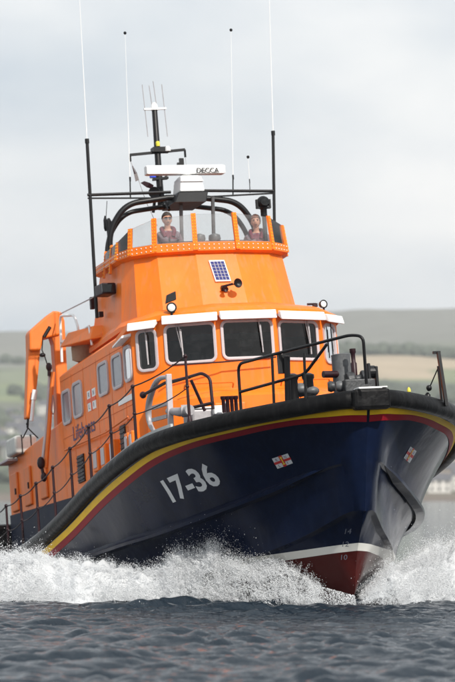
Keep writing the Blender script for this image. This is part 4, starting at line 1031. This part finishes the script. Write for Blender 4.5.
# world frame: x to the right, y away from the camera (camera at y = -65)
CX = [-9, -5.5, -3.6, -2.7, -1.9, -1.2, -.6, -.1, .35, .8, 1.3, 1.8, 2.05, 2.4, 2.8, 3.3, 4.0, 5.0, 7, 10]
CH_ = [.6, .60, .55, .50, .42, .40, .56, .62, .54, .44, .26, .10, .05, .32, .52, .62, .74, .92, 1.0, 1.0]   # crest height
CV = [1, 1, 1, 1, 1, .95, .85, .7, .45, .15, -.1, -.2, .1, .4, .6, .8, 1, 1, 1, 1]                            # foam cover
YT = [-6.5, -6.0, -5.9, -5.8, -5.8, -5.9, -6.1, -6.3, -6.6, -7.0, -7.3, -7.6, -7.7, -7.4, -6.8, -6.0, -5.0, -3.6, 0, 6]  # toe (nearest edge)
def wash_height(X, Yd):
    """X world x, Yd distance behind the toe"""
    H = np.interp(X, CX, CH_); rise = sstep(0, .9, Yd)**.8
    z = H*rise*(1-.35*sstep(1.4, 5, Yd))
    n = fbm(X*1.9+3, Yd*1.3, 5, 11)-.5; n2 = fbm(X*6.5, Yd*4.5+z*3, 4, 31)-.5
    st = fbm((X+Yd*.5)*1.1, (Yd-X*.45)*5.0, 4, 61)-.5
    n = n+.45*st
    rid = 1-np.abs(fbm(X*3.1+9, Yd*2.2-4, 4, 51)*2-1)*2
    return z + (n*.62+n2*.24+(rid-.4)*.13)*np.clip(z*1.6, 0, 1)
xs = np.arange(-10, 10, .035); yd = np.concatenate([np.arange(-2.6, 0, .06), np.arange(0, 2.2, .035), np.arange(2.2, 9, .14)])
X, YD = np.meshgrid(xs, yd); 
Z = wash_height(X, YD); toe = np.interp(X, CX, YT)+.9*(fbm(X*1.3, X*0, 5, 71)-.5)
YDp = np.maximum(YD, 0)
Z = wash_height(X, YDp)
Z = np.where(YD < .25, np.maximum(Z-.03, wave(X, toe+YD, X*0+.05)+.012), Z)
LEAN_ = -.25*np.clip(Z, 0, 1)
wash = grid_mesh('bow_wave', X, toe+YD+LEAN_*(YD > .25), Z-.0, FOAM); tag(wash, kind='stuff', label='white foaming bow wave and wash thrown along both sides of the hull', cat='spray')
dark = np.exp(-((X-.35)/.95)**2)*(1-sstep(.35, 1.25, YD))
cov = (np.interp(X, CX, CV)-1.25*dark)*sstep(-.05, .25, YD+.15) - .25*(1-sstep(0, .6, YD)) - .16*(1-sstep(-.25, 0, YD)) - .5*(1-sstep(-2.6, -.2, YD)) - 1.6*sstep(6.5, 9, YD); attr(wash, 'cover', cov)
# droplets
def drops(name, P, R):
    n = len(P); T4 = np.array([[1, 1, 1], [1, -1, -1], [-1, 1, -1], [-1, -1, 1]], float)/sqrt(3)
    A = rng.random(n)*6.28; ca, sa_ = np.cos(A), np.sin(A)
    Q = T4[None]*np.stack([R, R, R*(1+rng.random(n)*.8)], -1)[:, None, :]
    Q = np.stack([Q[..., 0]*ca[:, None]-Q[..., 1]*sa_[:, None], Q[..., 0]*sa_[:, None]+Q[..., 1]*ca[:, None], Q[..., 2]], -1)+P[:, None, :]
    F = np.array([[0, 1, 2], [0, 3, 1], [0, 2, 3], [1, 3, 2]]); I = (F[None]+4*np.arange(n)[:, None, None]).reshape(-1)
    me = bpy.data.meshes.new(name); me.vertices.add(4*n); me.vertices.foreach_set('co', Q.reshape(-1).astype(np.float32))
    me.loops.add(12*n); me.loops.foreach_set('vertex_index', I.astype(np.int32)); me.polygons.add(4*n)
    me.polygons.foreach_set('loop_start', (np.arange(4*n)*3).astype(np.int32)); me.polygons.foreach_set('loop_total', np.full(4*n, 3, np.int32))
    me.update(calc_edges=True); me.materials.append(DROP); o = bpy.data.objects.new(name, me); COL.objects.link(o); return o
def spray(n, x0, x1, hmul, xbias=None):
    x = rng.uniform(x0, x1, n); y = np.abs(rng.normal(.9, .8, n)); H = np.interp(x, CX, CH_)
    # clumpy: streaks thrown up and forward
    c = fbm(x*2.6, y*1.3, 4, 5); keep = rng.random(n) < np.clip((c-.36)*4.2, 0.04, 1); x, y, H, c = x[keep], y[keep], H[keep], c[keep]
    base = wash_height(x, y); z = base + rng.exponential(1, len(x))*(.03+.16*np.clip((c-.35)*3, 0, 1)*H)*hmul
    x = x + (z-base)*rng.normal(0, .35, len(x)); 
    P = np.stack([x, np.interp(x, CX, YT)+y-.35*(z-base)-.25*np.clip(base, 0, 1), z], -1)
    R = .0020+.0075*rng.random(len(x))**6; return P, R
A_ = [spray(520000, -6, 1.4, .62), spray(80000, -1.8, 1.5, .95), spray(200000, 2.2, 6, .8), spray(60000, 2.1, 3.6, 1.3)]
# thin sheet of drops peeling from the stem to starboard, in front of the dark hull
n = 42000; x = rng.uniform(-1.2, 2.0, n); u = rng.random(n)
yb = np.interp(x, CX, YT)+.25+1.1*u; c = fbm(x*3.2, u*3, 4, 77); kp = rng.random(n) < np.clip((c-.34)*3.4, .05, 1)
zt_ = np.interp(x, [-1.2, .2, 1.0, 2.0], [.62, .60, .42, .16])*rng.random(n)**1.25
A_.append((np.stack([x, yb-.2*zt_, zt_], -1)[kp], (.0025+.010*rng.random(n)**5)[kp]))
# strands: drops strung along short ballistic arcs torn off the crest
def strands(n, x0, x1, up):
    x = rng.uniform(x0, x1, n); c = fbm(x*3.1, x*0+2, 4, 15); k = rng.random(n) < np.clip((c-.38)*5, .05, 1); x = x[k]; n = len(x)
    y = np.abs(rng.normal(.6, .5, n)); b = wash_height(x, y); vz = up*(1.2+1.5*rng.random(n)); vx = rng.normal(-.5 if x1 < 2 else .5, .6, n); vy = -rng.random(n)*1.3
    T_ = .05+.22*rng.random(n); m_ = 34; s_ = np.linspace(0, 1, m_)[None]*T_[:, None] + .08*rng.random(n)[:, None]
    X_ = x[:, None]+vx[:, None]*s_; Y_ = (np.interp(x, CX, YT)+y)[:, None]+vy[:, None]*s_-.1; Z_ = b[:, None]-.02+vz[:, None]*s_-4.9*s_*s_
    j = .004+.03*np.linspace(0, 1, m_)[None]**2*np.ones((n, 1)); P = np.stack([X_, Y_, Z_], -1)+rng.normal(0, 1, (n, m_, 3))*j[..., None]
    R = (.0035+.004*rng.random((n, m_)))*(1.2-.6*np.linspace(0, 1, m_)[None]); return P.reshape(-1, 3), R.reshape(-1)
A_ += [strands(2600, -6, -.8, .75), strands(1900, -.9, 1.6, .85), strands(2000, 2.1, 5.5, 1.0)]
sp_ = drops('spray', np.concatenate([a[0] for a in A_]), np.concatenate([a[1] for a in A_])); tag(sp_, kind='stuff', label='fine white droplets of spray flying off the bow wave', cat='spray')

# ------------------------------------------------------------------ far shore: hills, fields, houses, woods
PY_Y = [1480, 1520, 1600, 1800, 2200, 2600, 3000, 3600, 4200, 4800]
PY_R = [499.2, 496, 482, 458, 425, 390, 353, 325, 304, 318]
PY_L = [499.2, 496, 484, 460, 432, 402, 372, 348, 331, 342]
def ground(x, y):
    w = sstep(-.03, .055, x/y); p = np.interp(y, PY_Y, PY_L)*(1-w)+np.interp(y, PY_Y, PY_R)*w
    z = (497-p)/3700*y+1.7
    z = z + (fbm(x/260, y/260, 4, 91)-.5)*np.interp(y, [1500, 2200, 4200], [1, 16, 20]) - 2.4*(1-sstep(1480, 1500, y))
    return z
gx = np.arange(-900, 901, 7.); gy = np.arange(1480, 4810, 8.)
X, Y = np.meshgrid(gx, gy)
LAND = bpy.data.materials.new('hillside'); LAND.use_nodes = True
t = LAND.node_tree; b = t.nodes['Principled BSDF']; b.inputs['Roughness'].default_value = .9; b.inputs['Specular IOR Level'].default_value = .1
a = t.nodes.new('ShaderNodeAttribute'); a.attribute_name = 'cover_colour'; n_ = t.nodes.new('ShaderNodeTexNoise'); n_.inputs['Scale'].default_value = .03; n_.inputs['Detail'].default_value = 6
c_ = t.nodes.new('ShaderNodeTexCoord'); r_ = t.nodes.new('ShaderNodeMapRange'); r_.inputs[3].default_value = .7; r_.inputs[4].default_value = 1.25; v_ = t.nodes.new('ShaderNodeVectorMath'); v_.operation = 'SCALE'
t.links.new(c_.outputs['Object'], n_.inputs[0]); t.links.new(n_.outputs[0], r_.inputs[0]); t.links.new(a.outputs['Color'], v_.inputs[0]); t.links.new(r_.outputs[0], v_.inputs['Scale']); t.links.new(v_.outputs[0], b.inputs['Base Color'])
land = grid_mesh('hills', X, Y, ground(X, Y), LAND); tag(land, kind='structure')
def fields(X, Y):
    wx = X+40*(fbm(X/120, Y/120, 3, 8)-.5); wy = Y+60*(fbm(X/150, Y/150, 3, 9)-.5)
    C = np.zeros(X.shape+(3,)); 
    i = np.floor(wx/95+wy/900).astype(int); j = np.floor(wy/140).astype(int); h = ((i*73856093) ^ (j*19349663)) & 1023
    pal = np.array([[.085, .105, .045], [.11, .13, .055], [.07, .085, .045], [.15, .14, .075], [.13, .15, .07], [.055, .065, .04]]); C[:] = pal[h % 6]*1.8
    moor = sstep(3150, 3350, wy)[..., None]; C = C*(1-moor)+np.array([.20, .20, .165])*moor
    def patch(x0, x1, y0, y1, col, sk=0):
        q = (wx > x0) & (wx < x1) & (wy-sk*(wx-x0) > y0) & (wy-sk*(wx-x0) < y1); C[q] = col
    patch(60, 460, 2760, 3060, (.42, .32, .19)); patch(165, 460, 2740, 2900, (.20, .23, .10), .3); patch(60, 460, 3085, 3140, (.34, .29, .18)); patch(60, 460, 3040, 3072, (.10, .10, .06))
    patch(60, 460, 2280, 2730, (.12, .13, .11)); patch(-400, -100, 2900, 3150, (.19, .22, .12)); patch(-300, -85, 2650, 2870, (.17, .215, .10)); patch(-400, -60, 2300, 2600, (.15, .16, .11))
    sh = (1-sstep(1510, 1580, Y))[..., None]; C = C*(1-sh)+np.array([.17, .13, .10])*sh
    C = C*.72+.28*C.mean(-1, keepdims=True)  # land colours greyed towards their mean: part of the haze put into the colour
    return C
Cc = fields(X, Y); at_ = land.data.color_attributes.new('cover_colour', 'FLOAT_COLOR', 'POINT')
at_.data.foreach_set('color', np.concatenate([Cc, np.ones(Cc.shape[:2]+(1,))], -1).reshape(-1).astype(np.float32))
HW = mat('house_render', (.62, .60, .56), .8, var=.1, vscale=.3); HWB = mat('house_stone', (.30, .26, .22), .85, var=.2, vscale=.4); SLATE = mat('slate_roof', (.10, .10, .11), .7, var=.2, vscale=.5)
hr = random.Random(21)
HK = [('white rendered', HW), ('brown stone', HWB)]
protos = {}
def make_house(kind, w, d, h):
    r = empty('house'); m = MB(); m.box((0, 0, h/2-1.5), (w, d, h+3)); 
    for s in (-1, 1): m.poly([V((s*w/2, -d/2, h)), V((s*w/2, d/2, h)), V((s*w/2, 0, h+d*.36))])
    m.build('wall', HK[kind][1], r)
    m = MB(); m.loft([[V((x, -d/2-.4, h-.2)), V((x, 0, h+d*.36+.2)), V((x, d/2+.4, h-.2)), V((x, d/2+.4, h)), V((x, 0, h+d*.36+.5)), V((x, -d/2-.4, h))] for x in (-w/2-.4, w/2+.4)]); rf = m.build('roof', SLATE, r)
    m = MB(); m.box((w/2-1.2, 0, h+d*.36+.7), (1.1, .9, 2)); m.build('chimney', HWB, rf)
    nw = max(2, int(w/3.2))
    for z in ((1.6, 4.3) if h > 5 else (1.5,)):
        for k in range(nw):
            m = MB(); m.box((-w/2+w*(k+.5)/nw, -d/2-.04, z), (1.1, .12, 1.3)); m.build('window', DGLASS, r)
    return r
def copy_tree(o, parent=None):
    c = o.copy(); COL.objects.link(c); c.parent = parent
    for ch in o.children: copy_tree(ch, c)
    return c
spots = []
for k in range(34): spots.append((hr.uniform(-130, -86)*(1 if k % 3 else .95), hr.uniform(1760, 2450)))
for k in range(10): spots.append((hr.uniform(-112, -80), hr.uniform(1540, 1760)))
spots += [(96, 1600), (106, 1560), (112, 1640), (92, 1660), (101, 1700), (118, 1590), (92, 1545), (110, 1740), (97, 1790), (124, 1690)]
sides = lambda x: 'left' if x < 0 else 'right'
used = []
for k, (x, y) in enumerate(spots):
    x = x*y/2000 if x < 0 else x
    kind = 0 if hr.random() < .72 else 1; size = hr.choice((0, 0, 1))
    key = (kind, size)
    if key not in protos: o = protos[key] = make_house(kind, (10, 15)[size], (7, 8)[size], (5.4, 6.6)[size])
    else: o = copy_tree(protos[key])
    o.location = (x, y, float(ground(np.array([x]), np.array([y]))[0])); o.rotation_euler = (0, 0, hr.uniform(-.5, .5))
    used.append((o, x)); tag(o, '%s %s house with a slate roof %s' % (('small', 'long')[size], HK[kind][0], 'on the blurred hillside behind the stern' if x < 0 else 'on the far shore beyond the port bow'), 'house', 'houses on the far shore %s' % ('behind the stern' if x < 0 else 'beyond the bow'))
for grp in (True, False):
    g = [o for o, x in used if (x < 0) == grp]
    for o, t_ in ((max(g, key=lambda o: o.location.z), 'highest up the slope'), (min(g, key=lambda o: o.location.y), 'nearest the waterline'), (max(g, key=lambda o: o.location.x/o.location.y), 'rightmost'), (min(g, key=lambda o: o.location.x/o.location.y), 'leftmost')):
        o['label'] = t_+' of the blurred slate-roofed houses '+('behind the stern' if grp else 'beyond the port bow')
# hedges and woods, one mass of tree-sized crowns
WOOD = mat('woodland', (.085, .10, .07), .9, var=.4, vscale=.15)
def wood():
    r = np.random.default_rng(4); base = MB(); P = []
    def add(n, fx, fy, dense=.5):
        x = r.uniform(*fx, n); y = r.uniform(*fy, n); k = fbm(x/90, y/90, 3, 44) > dense; P.extend(zip(x[k], y[k]))
    add(900, (60, 260), (2230, 2740), .5); add(700, (-240, -60), (1600, 2700), .55); add(500, (60, 300), (3060, 3085), .3); add(200, (-300, 300), (3150, 3700), .66); add(260, (70, 160), (1560, 1900), .5)
    V0 = []; F0 = []; ico = bmesh.new(); bmesh.ops.create_icosphere(ico, subdivisions=2, radius=1); iv = np.array([v.co[:] for v in ico.verts]); fi = np.array([[v.index for v in f.verts] for f in ico.faces]); ico.free()
    vs_, fs_ = [], []
    for k, (x, y) in enumerate(P):
        s = r.uniform(3, 7); g = float(ground(np.array([x]), np.array([y]))[0]); n = 1+.28*(r.random(len(iv))-.5)
        vs_.append(iv*n[:, None]*np.array([s, s, s*r.uniform(.7, 1.2)])+np.array([x, y, g+s*.5])); fs_.append(fi+k*len(iv))
    me = bpy.data.meshes.new('wood'); me.from_pydata(np.concatenate(vs_).tolist(), [], np.concatenate(fs_).tolist()); me.materials.append(WOOD)
    o = bpy.data.objects.new('woodland', me); COL.objects.link(o); tag(o, kind='stuff', label='dark woods and hedges on the far hillside', cat='woodland')
wood()
# ------------------------------------------------------------------ haze
HZ = bpy.data.materials.new('haze'); HZ.use_nodes = True; t = HZ.node_tree; t.nodes.clear()
o_ = t.nodes.new('ShaderNodeOutputMaterial'); pv = t.nodes.new('ShaderNodeVolumePrincipled'); pv.inputs['Density'].default_value = .00012; pv.inputs['Color'].default_value = (.90, .93, .96, 1); pv.inputs['Anisotropy'].default_value = .3
t.links.new(pv.outputs[0], o_.inputs['Volume'])
m = MB(); m.box((0, 2000, 140), (7000, 6400, 292)); hz = m.build('haze', HZ); tag(hz, kind='stuff')
